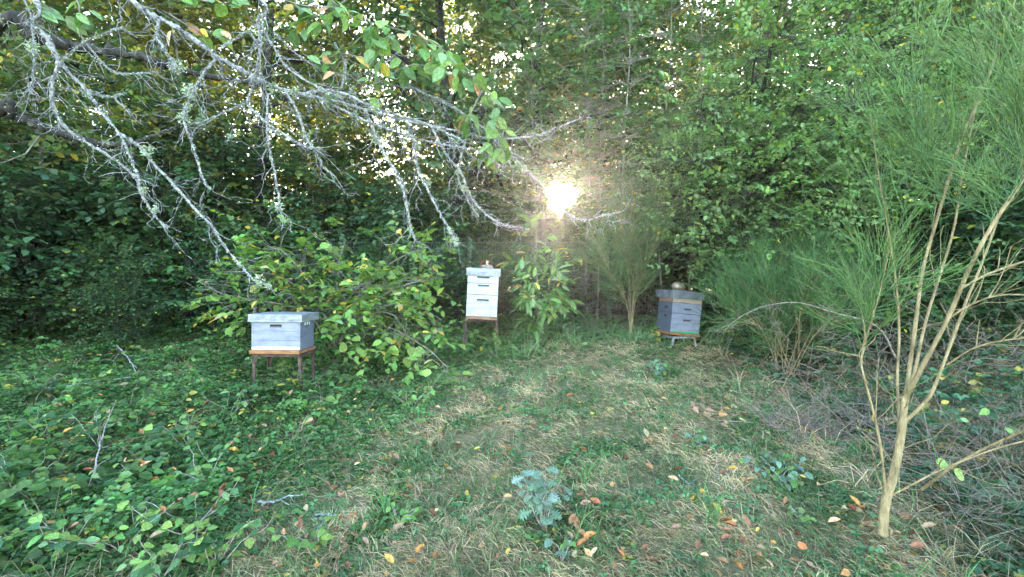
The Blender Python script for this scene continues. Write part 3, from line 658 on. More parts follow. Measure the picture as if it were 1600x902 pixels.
# --- fallen leaves
spots = []
cand = np.stack([rng.uniform(60, 1560, 1800), 585 + 317 * rng.random(1800) ** .85], -1)
for px, py in cand:
    p = G(px, py)
    dens = .55 if p[0] > xb(p[1]) else .33
    if p[0] > xr(p[1]): dens = .3
    dens *= float(np.clip(.55 + 1.1 * noise2(p[0], p[1], .4, 2), .12, 2))
    if rng.random() < dens * .8: spots.append((px, py, None, None))
spots = spots[:285]
named = [(1104, 778, 'yellow', .085, 'long yellow orange fallen leaf lying across the grass right of centre'), (1128, 806, 'yellow', .08, 'yellow fallen leaf just below the long one in the right lawn'),
         (1082, 797, 'yellow', .06, 'narrow upright yellow fallen leaf left of the other two yellow leaves'), (375, 726, 'yellow', .075, 'bright yellow orange fallen leaf at the edge of the green cover left of centre'),
         (1249, 872, 'orange', .08, 'orange brown fallen leaf near the bottom right in long grass'), (1328, 888, 'orange', .06, 'short orange fallen leaf at the lower right edge of the lawn'),
         (678, 720, 'tan', .06, 'tan folded fallen leaf in the centre of the lawn'), (646, 769, 'tan', .06, 'tan fallen leaf standing on its edge below the lawn centre'),
         (480, 806, 'cream', .06, 'pale cream yellow fallen leaf near a short white twig'), (1012, 697, 'cream', .08, 'pale cream fallen leaf curled over a dark one on the lawn'),
         (728, 775, 'yellow', .045, 'small round yellow fallen leaf on dry grass'), (615, 895, 'yellow', .065, 'yellow fallen leaf at the very bottom of the picture'), (430, 748, 'redbrown', .08, 'red brown fallen leaf in the leaf heap left of centre')]
fcols = ['orange', 'tan', 'redbrown', 'palebrown', 'yellow', 'cream']; fp = [.17, .18, .33, .24, .04, .04]
desc = {'orange': 'orange', 'tan': 'tan', 'redbrown': 'dark red brown', 'palebrown': 'pale brown', 'yellow': 'yellow', 'cream': 'cream coloured'}
for px, py, c, s_, lab in [(a, b, c, d, None) for a, b, c, d in spots] + named:
    p = G(px, py); c = c or fcols[rng.choice(6, p=fp)]; s_ = s_ or rng.uniform(.028, .07)
    a = rng.uniform(0, 6.28); p[2] += .035 + .045 * rng.random() + (.1 if p[0] < xb(p[1]) - .2 else 0)
    o = leaf_objects(None, p[None], [[math.cos(a), math.sin(a), rng.normal() * .2]], [[rng.normal() * .4, rng.normal() * .4 - .2, 1]], [s_], [lm('curl' if rng.random() < .75 else 'ovate', c, 1.0)], 'fallen_leaf')[0]
    zone = 'among the green cover on the left' if p[0] < xb(p[1]) else ('in the brown grass on the right' if p[0] > xr(p[1]) else 'on the matted lawn')
    tag(o, lab or f'small {desc[c]} fallen leaf {zone}', 'fallen leaf', 'fallen leaves' if lab else f'{desc[c]} fallen leaves {zone}')
# heap of pale brown oak leaves on a fallen sprig
hp = G(1112, 660); hs = thing('dead_oak_sprig', 'fallen oak sprig with curled pale brown dead leaves on the right of the lawn', 'twig', hp)
k = 34; q_ = hp + rng.normal(size=(k, 3)) * np.array([.16, .17, .02]) + np.array([0, 0, .05])
leaf_objects(hs, q_, rng.normal(size=(k, 3)) * [1, 1, .3], rng.normal(size=(k, 3)) * .6 + [0, -.3, 1], rng.uniform(.05, .08, k), mixm(k, 'oak', ['palebrown', 'tan'], [.8, .2]))
tubes('stem', curve(hp + [-.25, .15, .03], hp + [.25, -.2, .03], 8, .06), np.linspace(.006, .002, 8)[None], M_twig, hs)

# ------------------------------------------------------------------ small plants on the lawn
def rosette_plant(name, label, cat, px, py, nst, hgt, spread, kind, cols, probs, size, leaves_per, group=None, stemmat=None, droop=.3, wr=1.0, base_z=0):
    g = G(px, py); t = thing(name, label, cat, g, group)
    A = []; P_, D_, N_, S_ = [], [], [], []
    for s in range(nst):
        a = rng.uniform(0, 6.28); r_ = spread * rng.uniform(.3, 1); h_ = hgt * rng.uniform(.6, 1.05)
        e = g + np.array([math.cos(a) * r_, math.sin(a) * r_, h_]); c = curve(g, e, 8, .06, .08)[0]; A.append(c)
        for j in range(leaves_per):
            f = .25 + .75 * (j + .5) / leaves_per; p = c[min(7, int(f * 7.99))]
            az = a + j * 2.4 + rng.normal() * .3
            P_.append(p + rng.normal(size=3) * .006); D_.append([math.cos(az), math.sin(az), -droop + rng.normal() * .2]); N_.append([rng.normal() * .3, rng.normal() * .3 - .35, 1]); S_.append(size * rng.uniform(.65, 1.2))
    A = np.array(A); tubes('stem', A, np.repeat(np.linspace(.0035, .0012, 8)[None], nst, 0), stemmat or M_twig, t, 4)
    leaf_objects(t, np.array(P_), D_, N_, S_, mixm(len(P_), kind, cols, probs, wr)); return t
rosette_plant('oak_seedling', 'young oak seedling with pale blue green lobed leaves in the middle foreground', 'seedling', 850, 832, 11, .4, .15, 'oak', ['bluegreen', 'silver'], [.6, .4], .07, 7, droop=.15, wr=1.1)
rosette_plant('small_weed', 'blue green broad leaved weed just below the oak seedling', 'plant', 878, 880, 4, .1, .07, 'round', ['bluegreen', 'midgreen'], [.6, .4], .04, 4)
rosette_plant('nettle_clump', 'bright green leafy clump in the ivy in front of the tall white hive', 'plant', 645, 640, 7, .2, .22, 'ovate', ['midgreen', 'sagegreen'], [.7, .3], .07, 6)
rosette_plant('small_weed', 'blue green weed in front of the leaning hive', 'plant', 1035, 590, 7, .2, .2, 'round', ['bluegreen', 'midgreen'], [.8, .2], .05, 7)
rosette_plant('small_weed', 'blue green weed beside the dead oak sprig', 'plant', 1090, 700, 6, .12, .16, 'round', ['bluegreen', 'midgreen'], [.7, .3], .045, 6)
rosette_plant('small_weed', 'wide blue green weed at the right edge of the lawn', 'plant', 1220, 745, 9, .14, .27, 'round', ['bluegreen', 'midgreen'], [.7, .3], .05, 7)
rosette_plant('small_weed', 'low round leaved weed left of the pale tree trunk', 'plant', 1250, 806, 5, .07, .09, 'round', ['bluegreen', 'midgreen'], [.4, .6], .035, 5)
rosette_plant('small_weed', 'low bramble sprout in the lawn left of the oak seedling', 'plant', 625, 812, 7, .1, .2, 'round', ['midgreen', 'sagegreen'], [.7, .3], .045, 5)
rosette_plant('small_weed', 'green weed with orange leaves to the left of the lawn centre', 'plant', 490, 850, 6, .12, .2, 'round', ['midgreen', 'yellowgreen'], [.7, .3], .045, 5)
rosette_plant('pale_flower', 'single pale lavender flower head on the lawn', 'flower', 912, 712, 1, .03, .01, 'oak', ['silver'], [1], .035, 7)
brm = [(60, 690), (150, 700), (40, 780), (130, 800), (225, 760), (300, 700), (85, 870), (190, 860), (285, 830), (215, 680), (330, 760), (20, 860), (150, 620), (60, 620), (260, 620), (370, 655), (240, 895), (345, 870)]
posn = ['far left below the long fallen branch', 'left of the thin grey twig', 'at the left edge halfway down the foreground', 'below the thin grey twig', 'right of the thin grey twig', 'behind the bright yellow fallen leaf', 'in the lower left corner', 'at the bottom left beside the corner plant', 'at the lower left edge of the lawn', 'above the thin grey twig', 'next to the bright yellow fallen leaf', 'at the very edge of the lower left corner', 'behind the long fallen branch', 'at the left edge behind the long fallen branch', 'well in front of the low lilac hive', 'in front of the low lilac hive to its left', 'at the bottom edge left of the lawn', 'at the bottom edge where the lawn begins']
for (px, py), ps in zip(brm, posn):
    rosette_plant('bramble_plant', 'green bramble plant ' + ps, 'plant', px + rng.uniform(-15, 15), py, 6, rng.uniform(.2, .32), .28, 'ovate', ['midgreen', 'sagegreen', 'yellowgreen', 'darkgreen'], [.45, .15, .07, .33], .06, 7, 'bramble plants in the left foreground', droop=.15, wr=1.5)
for px_, py_, lb in [(398, 592, 'leafy weed at the left front foot of the low hive stand'), (468, 590, 'leafy weed at the right front foot of the low hive stand'), (492, 575, 'leafy weed beside the right side of the low hive stand')]:
    rosette_plant('small_weed', lb, 'plant', px_, py_, 8, .24, .12, 'ovate', ['midgreen', 'darkgreen'], [.6, .4], .06, 6)
# twigs on the ground
def ground_twig(pts, r, mat, label, lich=True):
    W_ = [G(x, y) + [0, 0, z] for x, y, z in pts]; t = thing('fallen_twig', label, 'twig', W_[0], 'fallen twigs')
    A = smooth_poly(W_, 18); A += rng.normal(size=A.shape) * r * .4
    tubes('stem', A[None], np.linspace(r, r * .35, 18)[None], mat, t, 6)
    e = A[[6, 9, 12]]; side = curve(e, e + rng.normal(size=(3, 3)) * [.08, .08, .03], 5, .08); tubes('side_twig', side, np.full((3, 5), r * .3), mat, t, 4)
ground_twig([(0, 624, .08), (60, 618, .1), (130, 612, .12), (205, 602, .12)], .012, M_lichbark, 'long pale lichen covered branch lying in the green cover at the far left')
ground_twig([(142, 782, .1), (155, 735, .15), (165, 700, .17), (182, 676, .22)], .006, M_twig, 'thin grey twig standing up from the left brambles')
ground_twig([(400, 782, .02), (425, 785, .03), (450, 778, .03), (475, 775, .03)], .009, M_lichbark, 'short lichen speckled twig left of the lawn centre')
ground_twig([(490, 800, .03), (515, 806, .04), (545, 808, .03)], .006, M_lichbark, 'short straight white twig beside a pale cream leaf')
ground_twig([(183, 552, .12), (200, 570, .15), (215, 590, .1)], .01, M_lichbark, 'crooked twig with lichen in the cover left of the lilac hive')
ground_twig([(1118, 708, .02), (1122, 735, .02), (1126, 755, .02)], .004, M_twig, 'thin pale straw twig on the right side of the lawn')
ground_twig([(1060, 742, .03), (1075, 755, .03), (1095, 775, .03)], .006, M_lichbark, 'grey twig beside the three yellow leaves')

# ------------------------------------------------------------------ the leafy shrub between the left and middle hives (leaves turning yellow)
def shrub(name, label, cat, base, limbs, M, K, lsize, wr, col, alt, palt, cols, probs, kind, twig_mat, r0=.012, slen=.3, spread=.22, nobj=300, flat=.8, droop=.35, group=None, keep=None):
    """limbs = list of 3-D polylines; leaves grow on short twigs along them; the nobj leaves nearest the camera become objects"""
    t = thing(name, label, cat, base, group)
    Ls = [smooth_poly([base] + list(l), 14) for l in limbs]
    V, q = merge([tubes_data(a[None], np.linspace(r0, r0 * .25, 14)[None], 5) for a in Ls])
    mobj('stem', np_mesh('stem', off(V, t), [q], twig_mat, None, True), t)
    LB = np.array(Ls); li = rng.integers(0, len(LB), M); tt = (3 + 10 * rng.random(M) ** .8).clip(0, 12.9); i0 = tt.astype(int); fr = (tt - i0)[:, None]
    b = LB[li, i0] * (1 - fr) + LB[li, i0 + 1] * fr
    o1 = rng.normal(size=(M, 3)) * spread * np.array([1, 1, .8]); b2 = b + o1
    if keep is not None:
        kk = keep(b2); b, b2, o1, li = b[kk], b2[kk], o1[kk], li[kk]; M = len(b)
    b2[:, 2] = np.maximum(b2[:, 2], gh(b2[:, 0], b2[:, 1]) + .05)
    sd_ = nrmz(o1) + nrmz(LB[li, -1] - LB[li, 4]) * .4 + rng.normal(size=(M, 3)) * .3 + np.array([0, -.25, 0]); sd_[:, 2] *= .5
    pos, ld, ln, sz, cs, A = sprays(b2, sd_, slen * rng.uniform(.6, 1.3, M), K, lsize, flat, col, .25, alt, palt, droop)
    sub = np.stack([b, (b + b2) / 2 + rng.normal(size=b.shape) * .02, b2], 1)
    V, q = tubes_data(np.concatenate([sub, A]), np.concatenate([np.full((M, 3), min(.0028, r0 * .2)), np.full((M, 3), .0014)]), 3)
    mobj('twigs', np_mesh('twigs', off(V, t), [q], twig_mat), t, 'stuff')
    cp = np.array([0, 0, CAMZ]); key = sz / np.linalg.norm(pos - cp, axis=1) - .02 * (pos[:, 1] - pos[:, 1].min()) * sz.mean() / 5
    order = np.argsort(-key + rng.random(len(pos)) * .001); near = order[:nobj]; rest = order[nobj:]
    isalt = cs[near, 0] > cs[near, 1] * .9
    ms = []
    gcols = [c for c in cols if c not in ('yellow', 'tan', 'cream')]; gp = np.array([p for c, p in zip(cols, probs) if c in gcols]); gp = gp / gp.sum()
    for a in isalt: ms.append(lm(kind, ('yellow' if rng.random() < .6 else 'cream') if a else gcols[rng.choice(len(gcols), p=gp)], wr))
    leaf_objects(t, pos[near], ld[near], ln[near], sz[near], ms)
    if len(rest): leaves('foliage', pos[rest], ld[rest], ln[rest], sz[rest], cs[rest], M_leaf, t, wr)
    return t
def L3(pts): return [P(x, y, Y) for x, y, Y in pts]
bC = G(520, 530); bC[1] = 6.4; bC[0] = (520 - 800) / F * 6.4; bC[2] = gh(bC[0], bC[1])
limbsC = [L3([(500, 480, 6.3), (430, 430, 6.1), (340, 425, 5.9)]), L3([(500, 470, 6.3), (450, 400, 6.2), (420, 385, 6.1)]), L3([(525, 470, 6.4), (530, 410, 6.3), (540, 375, 6.3)]), L3([(550, 480, 6.4), (600, 420, 6.3), (650, 390, 6.2)]),
          L3([(560, 490, 6.2), (620, 450, 6.0), (700, 430, 5.9)]), L3([(560, 500, 6.1), (610, 490, 5.8), (640, 530, 5.6)]), L3([(480, 490, 6.2), (400, 470, 6.0), (350, 480, 5.8)]), L3([(570, 490, 6.2), (640, 475, 5.9), (690, 500, 5.8)]), L3([(560, 500, 6.4), (640, 430, 6.5), (690, 395, 6.6)]), L3([(530, 490, 6.2), (560, 450, 6.0), (580, 440, 5.8)]), L3([(590, 510, 6.0), (660, 540, 5.5), (700, 575, 5.2)])]
shrub('cherry_shrub', 'spreading shrub with green leaves turning yellow between the lilac hive and the white hive', 'shrub', bC, limbsC, 330, 7, .1, 1.0, (.15, .27, .06), (.52, .42, .1), .09, ['midgreen', 'yellowgreen', 'sagegreen'], [.35, .45, .2], 'ovate', M_barkgrey, .014, .36, .2, 300, keep=lambda p: ~((p[:, 0] > -.95) & (p[:, 2] > 1.05) & (p[:, 1] < 6.9)))
bC2 = np.array([-2.9, 6.3, 0]); bC2[2] = gh(-2.9, 6.3)
shrub('hazel_shrub', 'dull green shrub behind the low lilac hive', 'shrub', bC2, [L3([(440, 470, 6.6), (400, 430, 6.7), (380, 400, 6.8)]), L3([(440, 460, 6.7), (470, 420, 6.8), (480, 390, 6.8)]), L3([(460, 500, 6.3), (520, 500, 6.0), (560, 520, 5.8)]), L3([(420, 480, 6.3), (350, 460, 6.3), (310, 440, 6.2)])], 150, 7, .085, 1.0, (.05, .13, .04), (.5, .4, .1), .03, ['midgreen', 'darkgreen'], [.5, .5], 'ovate', M_barkgrey, .012, .34, .22, 120)
# chestnut sapling right of the white hive
bD = P(840, 520, 6.9); bD[2] = gh(bD[0], bD[1])
shrub('chestnut_sapling', 'sapling with long pointed green leaves right of the tall white hive', 'sapling', bD, [L3([(842, 480, 6.9), (838, 420, 6.9), (830, 375, 6.9)]), L3([(850, 480, 6.8), (860, 440, 6.7), (865, 400, 6.6)]), L3([(840, 490, 6.8), (825, 470, 6.6), (812, 455, 6.5)]), L3([(845, 490, 6.8), (850, 470, 6.5), (860, 460, 6.4)])], 66, 6, .155, 1.0, (.08, .2, .06), (.5, .4, .1), .07, ['midgreen', 'sagegreen'], [.6, .4], 'lance', M_barkgrey, .01, .25, .1, 280, .7, .5, keep=lambda p: p[:, 0] > .12)
# ivy and weeds creeping round the stands
for k_, (px, py, n_, lab) in enumerate([(724, 520, 7, 'ivy climbing the left leg of the tall white hive stand'), (776, 520, 7, 'light green vine climbing the right leg of the tall white hive stand'), (440, 585, 6, 'small green weed under the low lilac hive'), (1022, 524, 8, 'yellow leaved sprout at the left foot of the leaning hive'), (890, 520, 8, 'blue green weed at the foot of the dry brush')]):
    rosette_plant('creeping_vine' if k_ < 2 else 'small_weed', lab, 'vine' if k_ < 2 else 'plant', px, [543, 543, 590, 532, 530][k_], n_, [.32, .32, .2, .22, .25][k_], [.07, .06, .15, .15, .25][k_], 'round', [['bluegreen', 'darkgreen'], ['yellowgreen', 'midgreen'], ['midgreen', 'yellowgreen'], ['midgreen', 'yellow'], ['bluegreen', 'midgreen']][k_], [.6, .4], [.045, .06, .06, .075, .05][k_], 5)

# ------------------------------------------------------------------ bright willow like bush on the right
def in_poly(px, py, poly):
    r = np.zeros(len(px), bool); j = len(poly) - 1
    for i in range(len(poly)):
        xi, yi = poly[i]; xj, yj = poly[j]
        c = ((yi > py) != (yj > py)) & (px < (xj - xi) * (py - yi) / (yj - yi + 1e-9) + xi); r ^= c; j = i
    return r
def willow():
    base = np.array([3.5, 7.2, float(gh(3.5, 7.2))])
    limbs = []
    # rounded outline: wide overhanging crown, its left lobe hanging over the leaning hive
    tips = []
    for i in range(64):
        a = rng.uniform(0, 6.28); b_ = rng.uniform(0, 1)
        lobe = rng.choice(4, p=[.34, .26, .24, .16])
        cx, cy, cz, rx, ry, rz = [(3.9, 6.3, 3.75, 1.5, 1.0, 1.25), (2.95, 6.1, 2.7, .85, .7, .95), (4.3, 6.2, 2.3, 1.1, .8, 1.0), (5.0, 6.6, 4.6, 1.3, .9, 1.1)][lobe]
        u = nrmz(rng.normal(size=3)) * rng.uniform(.55, 1) ** .5; tip = np.array([cx + rx * u[0], cy + ry * u[1], cz + rz * u[2]])
        mid = base * .5 + tip * .5 + np.array([0, .2, .5]); tips.append(tip); limbs.append([mid, tip * .8 + mid * .2 + [0, 0, .15], tip])
    return shrub('leafy_bush', 'large bright green bush with small oval leaves arching over the leaning hive', 'bush', base, limbs, 5200, 8, .058, 1.25, (.14, .24, .09), (.42, .42, .08), .03, ['midgreen', 'yellowgreen', 'sagegreen'], [.4, .3, .3], 'ovate', M_bark, .02, .26, .3, 300, .55, .3, keep=lambda p: ~((p[:, 2] < 1.75) & (p[:, 0] < 2.75)))
willow()
# upper sapling leaves in the centre: pale grey stems with airy foliage
for (px, Yb, top_px, lab, hh) in [(918, 8.3, 910, 'thin pale sapling stem just right of the low sun', 5.6), (932, 8.2, 940, 'thin grey sapling with light leaves between the sun and the dry broom', 5.4), (985, 8.0, 975, 'slender grey sapling above the dry broom', 5.6), (1040, 8.1, 1046, 'slender grey sapling left of the bright bush', 5.8), (836, 8.5, 830, 'thin sapling left of the low sun', 5.3), (1075, 8.3, 1100, 'leaning thin sapling behind the bright bush', 5.8)]:
    x0 = (px - 800) / F * Yb; b_ = np.array([x0, Yb, float(gh(x0, Yb))]); x1 = (top_px - 800) / F * Yb
    tp = np.array([x1, Yb, hh + 1])
    t = thing('sapling', lab, 'sapling', b_, 'thin saplings in front of the wood')
    A = curve(b_, tp, 16, .012)[0]; tubes('trunk', A[None], np.linspace(.015, .006, 16)[None], M_barkgrey, t, 6)
    M = 170; i0 = rng.integers(5, 15, M); b0 = A[i0] + rng.normal(size=(M, 3)) * .03; e = rng.normal(size=(M, 3)) * [.45, .35, .2] + [0, 0, .12]; b1_ = b0 + e
    tubes('branch', np.stack([b0, b0 + e * .5 + [0, 0, .03], b1_], 1), np.tile(np.array([[.005, .004, .002]]), (M, 1)), M_barkgrey, t, 4, 'stuff')
    lv = sprays(b1_, e * [1, 1, .3] + rng.normal(size=(M, 3)) * .1, .32, 7, .088, .8, (.1, .19, .08), .25, (.5, .4, .1), .04)
    m = ~in_corridor(lv[0], .2, .02)
    leaves('foliage', lv[0][m], lv[1][m], lv[2][m], lv[3][m], lv[4][m], M_leaf, t)

# ------------------------------------------------------------------ broom (fine green switches)
def broom(name, label, base, stems, n_sub, n_str, slen, col, stem_mat, r0=.01, group=None, start=.35, up=.6, spread=.5, keep=None, stemrs=None, wd=.0013):
    t = thing(name, label, 'bush', base, group)
    Ls = [smooth_poly(s, 20) for s in stems]
    for i, a in enumerate(Ls):
        rr = (stemrs[i] if stemrs else (r0, r0 * .3)); V, q = tubes_data(a[None], np.linspace(rr[0], rr[1], 20)[None] * (1 + .06 * rng.normal(size=(1, 20))), 7)
        mobj('stem', np_mesh('stem', off(V, t), [q], stem_mat, None, True), t)
    LB = np.array(Ls); li = rng.integers(0, len(LB), n_sub); tt = (start + (1 - start) * rng.random(n_sub)) * 18.9; i0 = tt.astype(int)
    b = LB[li, i0]; ax = nrmz(LB[li, -1] - LB[li, 5]); d = ax * .7 + rng.normal(size=(n_sub, 3)) * spread + np.array([0, 0, up]) * .6; d = nrmz(d)
    e = b + d * (slen * 1.3 * rng.uniform(.5, 1.2, n_sub))[:, None]; A = curve(b, e, 5, .05)
    V, q = tubes_data(A, np.tile(np.linspace(.0035, .0015, 5)[None], (n_sub, 1)), 3)
    mobj('branches', np_mesh('branches', off(V, t), [q], stem_mat), t, 'stuff')
    k = n_str; bi = np.repeat(np.arange(n_sub), k); n = len(bi); ii = rng.integers(1, 5, n)
    p0 = A[bi, ii] + rng.normal(size=(n, 3)) * .004; dd = nrmz(d[bi] + rng.normal(size=(n, 3)) * .38 + np.array([0, 0, .12])); Ln = slen * rng.uniform(.5, 1.25, n)
    p1 = p0 + dd * (Ln * .5)[:, None]; d2 = nrmz(dd + rng.normal(size=(n, 3)) * .12 + np.array([0, 0, -.06])); p2 = p1 + d2 * (Ln * .5)[:, None]
    if keep is not None: kk = keep(p1); p0, p1, p2, dd, Ln, bi = p0[kk], p1[kk], p2[kk], dd[kk], Ln[kk], bi[kk]; n = len(p0)
    s = nrmz(np.cross(dd, rng.normal(size=(n, 3)))) * wd
    V = np.stack([p0 - s, p0 + s, p1 + s, p1 - s, p2 - s * .4, p2 + s * .4], 1).reshape(-1, 3); b5 = np.arange(n)[:, None] * 6
    c = np.repeat(pick_col(n, col, .3), 6, 0)
    mobj('switches', np_mesh('switches', off(V, t), [b5 + np.array([[0, 1, 2, 3]]), b5 + np.array([[3, 2, 5, 4]])], M_broom, c), t, 'stuff')
    return t
M_twigdark = surf_mat('dark_dead_twig', (.1, .08, .07), (.22, .18, .16), 30, .9, .4)
# broom behind and left of the leaning hive
bE = P(985, 520, 7.3); bE[2] = gh(bE[0], bE[1])
stE = []
for (a, b_, c) in [((978, 470), (950, 420), (930, 370)), ((985, 460), (975, 380), (965, 320)), ((990, 470), (1000, 400), (1020, 330)), ((995, 460), (1020, 390), (1030, 340)), ((980, 480), (960, 440), (905, 400)), ((990, 440), (985, 370), (990, 290))]:
    stE.append([bE] + L3([(a[0], a[1], 7.3), (b_[0], b_[1], 7.3 + rng.uniform(-.2, .3)), (c[0], c[1], 7.3 + rng.uniform(-.3, .4))]))
broom('broom_bush', 'tall thin stemmed broom bush left of the leaning hive', bE, stE, 320, 16, .3, (.075, .145, .055), M_barktan, .007, 'broom bushes', wd=.0016)
# dead brush behind it
def brush(name, label, cat, c, ext, n, ln, mat, r=.002, updir=.3, group=None):
    t = thing(name, label, cat, c, group)
    b = np.array(c) + rng.uniform(-1, 1, (n, 3)) * ext; b[:, 2] = gh(b[:, 0], b[:, 1]) + np.abs(b[:, 2] - c[2])
    d = rng.normal(size=(n, 3)); d[:, 2] = d[:, 2] * .5 + updir; e = b + nrmz(d) * (ln * rng.uniform(.4, 1.3, n))[:, None]; e[:, 2] = np.maximum(e[:, 2], gh(e[:, 0], e[:, 1]) + .01)
    A = curve(b, e, 6, .1, .05); V, q = tubes_data(A, np.tile(np.linspace(r, r * .4, 6)[None], (n, 1)), 3)
    m2 = n * 2; i = rng.integers(0, n, m2); j = rng.integers(1, 5, m2); b2_ = A[i, j]; e2 = b2_ + nrmz(nrmz(d)[i] + rng.normal(size=(m2, 3)) * .6) * (ln * .35 * rng.uniform(.4, 1.2, m2))[:, None]
    V2, q2 = tubes_data(curve(b2_, e2, 4, .08), np.full((m2, 4), r * .5), 3)
    Vv, qq = merge([(V, q), (V2, q2)]); mobj('twigs', np_mesh('twigs', off(Vv, t), [qq], mat), t, 'stuff'); return t
brush('dry_brush', 'tangle of grey brown dead twigs at the foot of the broom behind the leaning hive', 'brush', (1.45, 7.9, .0), (.9, .4, .9), 420, .5, M_twigdark, .0022, .4)
brush('dry_brush', 'low heap of dark lilac grey dead twigs left of the pale tree trunk', 'brush', tuple(G(1290, 672)), (.5, .25, .1), 200, .28, M_twigdark, .003, .1)
brush('dry_brush', 'dense dead brown brush filling the lower right corner', 'brush', (3.1, 3.0, 0), (.8, .6, .3), 300, .5, M_twigdark, .0026, .35)
brush('dry_brush', 'dead grey brush behind the pale tree trunk', 'brush', (3.9, 4.4, .0), (1.4, .7, .7), 260, .6, M_twigdark, .0028, .35)
# green broom right of the leaning hive
bG = P(1230, 560, 5.5); bG[2] = gh(bG[0], bG[1])
stG = []
for (x, y, Y) in [(1130, 470, 5.3), (1160, 440, 5.4), (1190, 420, 5.5), (1220, 400, 5.6), (1250, 395, 5.6), (1280, 400, 5.5), (1310, 420, 5.4), (1340, 450, 5.2), (1150, 500, 5.1), (1330, 500, 5.0), (1200, 460, 5.1), (1270, 450, 5.0)]:
    stG.append([bG + rng.normal(size=3) * [.1, .1, 0]] + L3([((1230 + x) / 2, (560 + y) / 2 - 15, Y), (x, y, Y)]))
broom('broom_bush', 'dense low bright green broom bush right of the leaning hive', bG, stG, 400, 15, .28, (.055, .125, .042), M_broomstem if 'M_broomstem' in globals() else M_barktan, .006, 'broom bushes', .25, wd=.0021)
# big broom tree in the right foreground
bH = G(1380, 832)
def H3(pts): return [P(x, y, Y) for x, y, Y in pts]
stems = [H3([(1380, 836, 2.43), (1383, 790, 2.44), (1395, 745, 2.45), (1405, 700, 2.46), (1411, 655, 2.47), (1414, 620, 2.48)]),
         H3([(1411, 650, 2.47), (1419, 590, 2.5), (1426, 540, 2.5), (1434, 480, 2.55), (1442, 420, 2.6), (1462, 350, 2.6), (1480, 290, 2.6), (1505, 210, 2.6), (1545, 120, 2.6), (1590, -10, 2.6)]),
         H3([(1413, 625, 2.48), (1440, 575, 2.4), (1480, 500, 2.35), (1510, 430, 2.3), (1540, 370, 2.25), (1575, 315, 2.2), (1615, 260, 2.2), (1680, 160, 2.2)]),
         H3([(1407, 690, 2.46), (1402, 600, 2.6), (1405, 520, 2.7), (1400, 440, 2.75), (1388, 360, 2.8), (1374, 280, 2.8), (1360, 180, 2.8)]),
         H3([(1411, 645, 2.47), (1430, 575, 2.55), (1447, 500, 2.7), (1472, 420, 2.8), (1492, 350, 2.8), (1502, 280, 2.8), (1520, 190, 2.8), (1540, 90, 2.8)]),
         H3([(1411, 662, 2.47), (1446, 628, 2.42), (1462, 600, 2.4), (1492, 520, 2.4), (1512, 465, 2.42), (1535, 410, 2.45), (1560, 340, 2.5)]),
         H3([(1384, 775, 2.44), (1377, 705, 2.4), (1366, 650, 2.38), (1353, 600, 2.36), (1346, 560, 2.35), (1362, 500, 2.4), (1376, 450, 2.4), (1392, 370, 2.4)]),
         H3([(1391, 775, 2.44), (1430, 755, 2.35), (1462, 738, 2.3), (1500, 722, 2.25), (1560, 700, 2.2), (1640, 680, 2.1)]),
         H3([(1480, 500, 2.36), (1510, 480, 2.3), (1560, 462, 2.2), (1640, 462, 2.1)]),
         H3([(1480, 570, 2.4), (1520, 545, 2.3), (1570, 532, 2.2), (1640, 525, 2.1)]),
         H3([(1503, 450, 2.42), (1540, 430, 2.45), (1590, 412, 2.5), (1640, 400, 2.5)])]
rs = [(.024, .017), (.0115, .005), (.0125, .006), (.008, .003), (.009, .004), (.0095, .005), (.0065, .003), (.0055, .003), (.005, .003), (.005, .003), (.007, .004)]
tH = broom('broom_tree', 'tall broom with a pale tan trunk splitting into many stems in the right foreground', bH, stems, 70, 2, .2, (.06, .15, .05), M_barktan, stemrs=rs, start=.3)
def switches_cloud():
    # upper switches sprout from the upper stems
    up_st = [smooth_poly(stems[i], 40)[24:] for i in (1, 2, 3, 4, 6)] + [smooth_poly(H3([(1575, 320, 2.3), (1600, 200, 2.3), (1610, 60, 2.3)]), 20), smooth_poly(H3([(1470, 330, 2.5), (1440, 220, 2.5), (1420, 120, 2.5)]), 20)]
    LB = np.array([smooth_poly(a[::2] if len(a) > 12 else a, 20) for a in up_st]); n_sub = 250
    li = rng.integers(0, len(LB), n_sub); i0 = rng.integers(0, 20, n_sub); b = LB[li, i0]
    d = nrmz(rng.normal(size=(n_sub, 3)) * [.5, .45, .3] + np.array([-.1, 0, .75])); e = b + d * rng.uniform(.15, .5, n_sub)[:, None]; A = curve(b, e, 5, .05)
    V, q = tubes_data(A, np.tile(np.linspace(.0028, .0012, 5)[None], (n_sub, 1)), 3); mobj('branches', np_mesh('branches', off(V, tH), [q], M_broom, pick_col(len(V), (.07, .15, .05), .1)), tH, 'stuff')
    k = 13; bi = np.repeat(np.arange(n_sub), k); n = len(bi); p0 = A[bi, rng.integers(1, 5, n)]; dd = nrmz(d[bi] + rng.normal(size=(n, 3)) * .3 + [0, 0, .1]); Ln = .24 * rng.uniform(.5, 1.3, n)
    p1 = p0 + dd * (Ln * .5)[:, None]; p2 = p1 + nrmz(dd + rng.normal(size=(n, 3)) * .12) * (Ln * .5)[:, None]; s = nrmz(np.cross(dd, rng.normal(size=(n, 3)))) * .0011
    V = np.stack([p0 - s, p0 + s, p1 + s, p1 - s, p2 - s * .4, p2 + s * .4], 1).reshape(-1, 3); b5 = np.arange(n)[:, None] * 6
    mobj('switches', np_mesh('switches', off(V, tH), [b5 + np.array([[0, 1, 2, 3]]), b5 + np.array([[3, 2, 5, 4]])], M_broom, np.repeat(pick_col(n, (.09, .155, .045), .4), 6, 0)), tH, 'stuff')
switches_cloud()
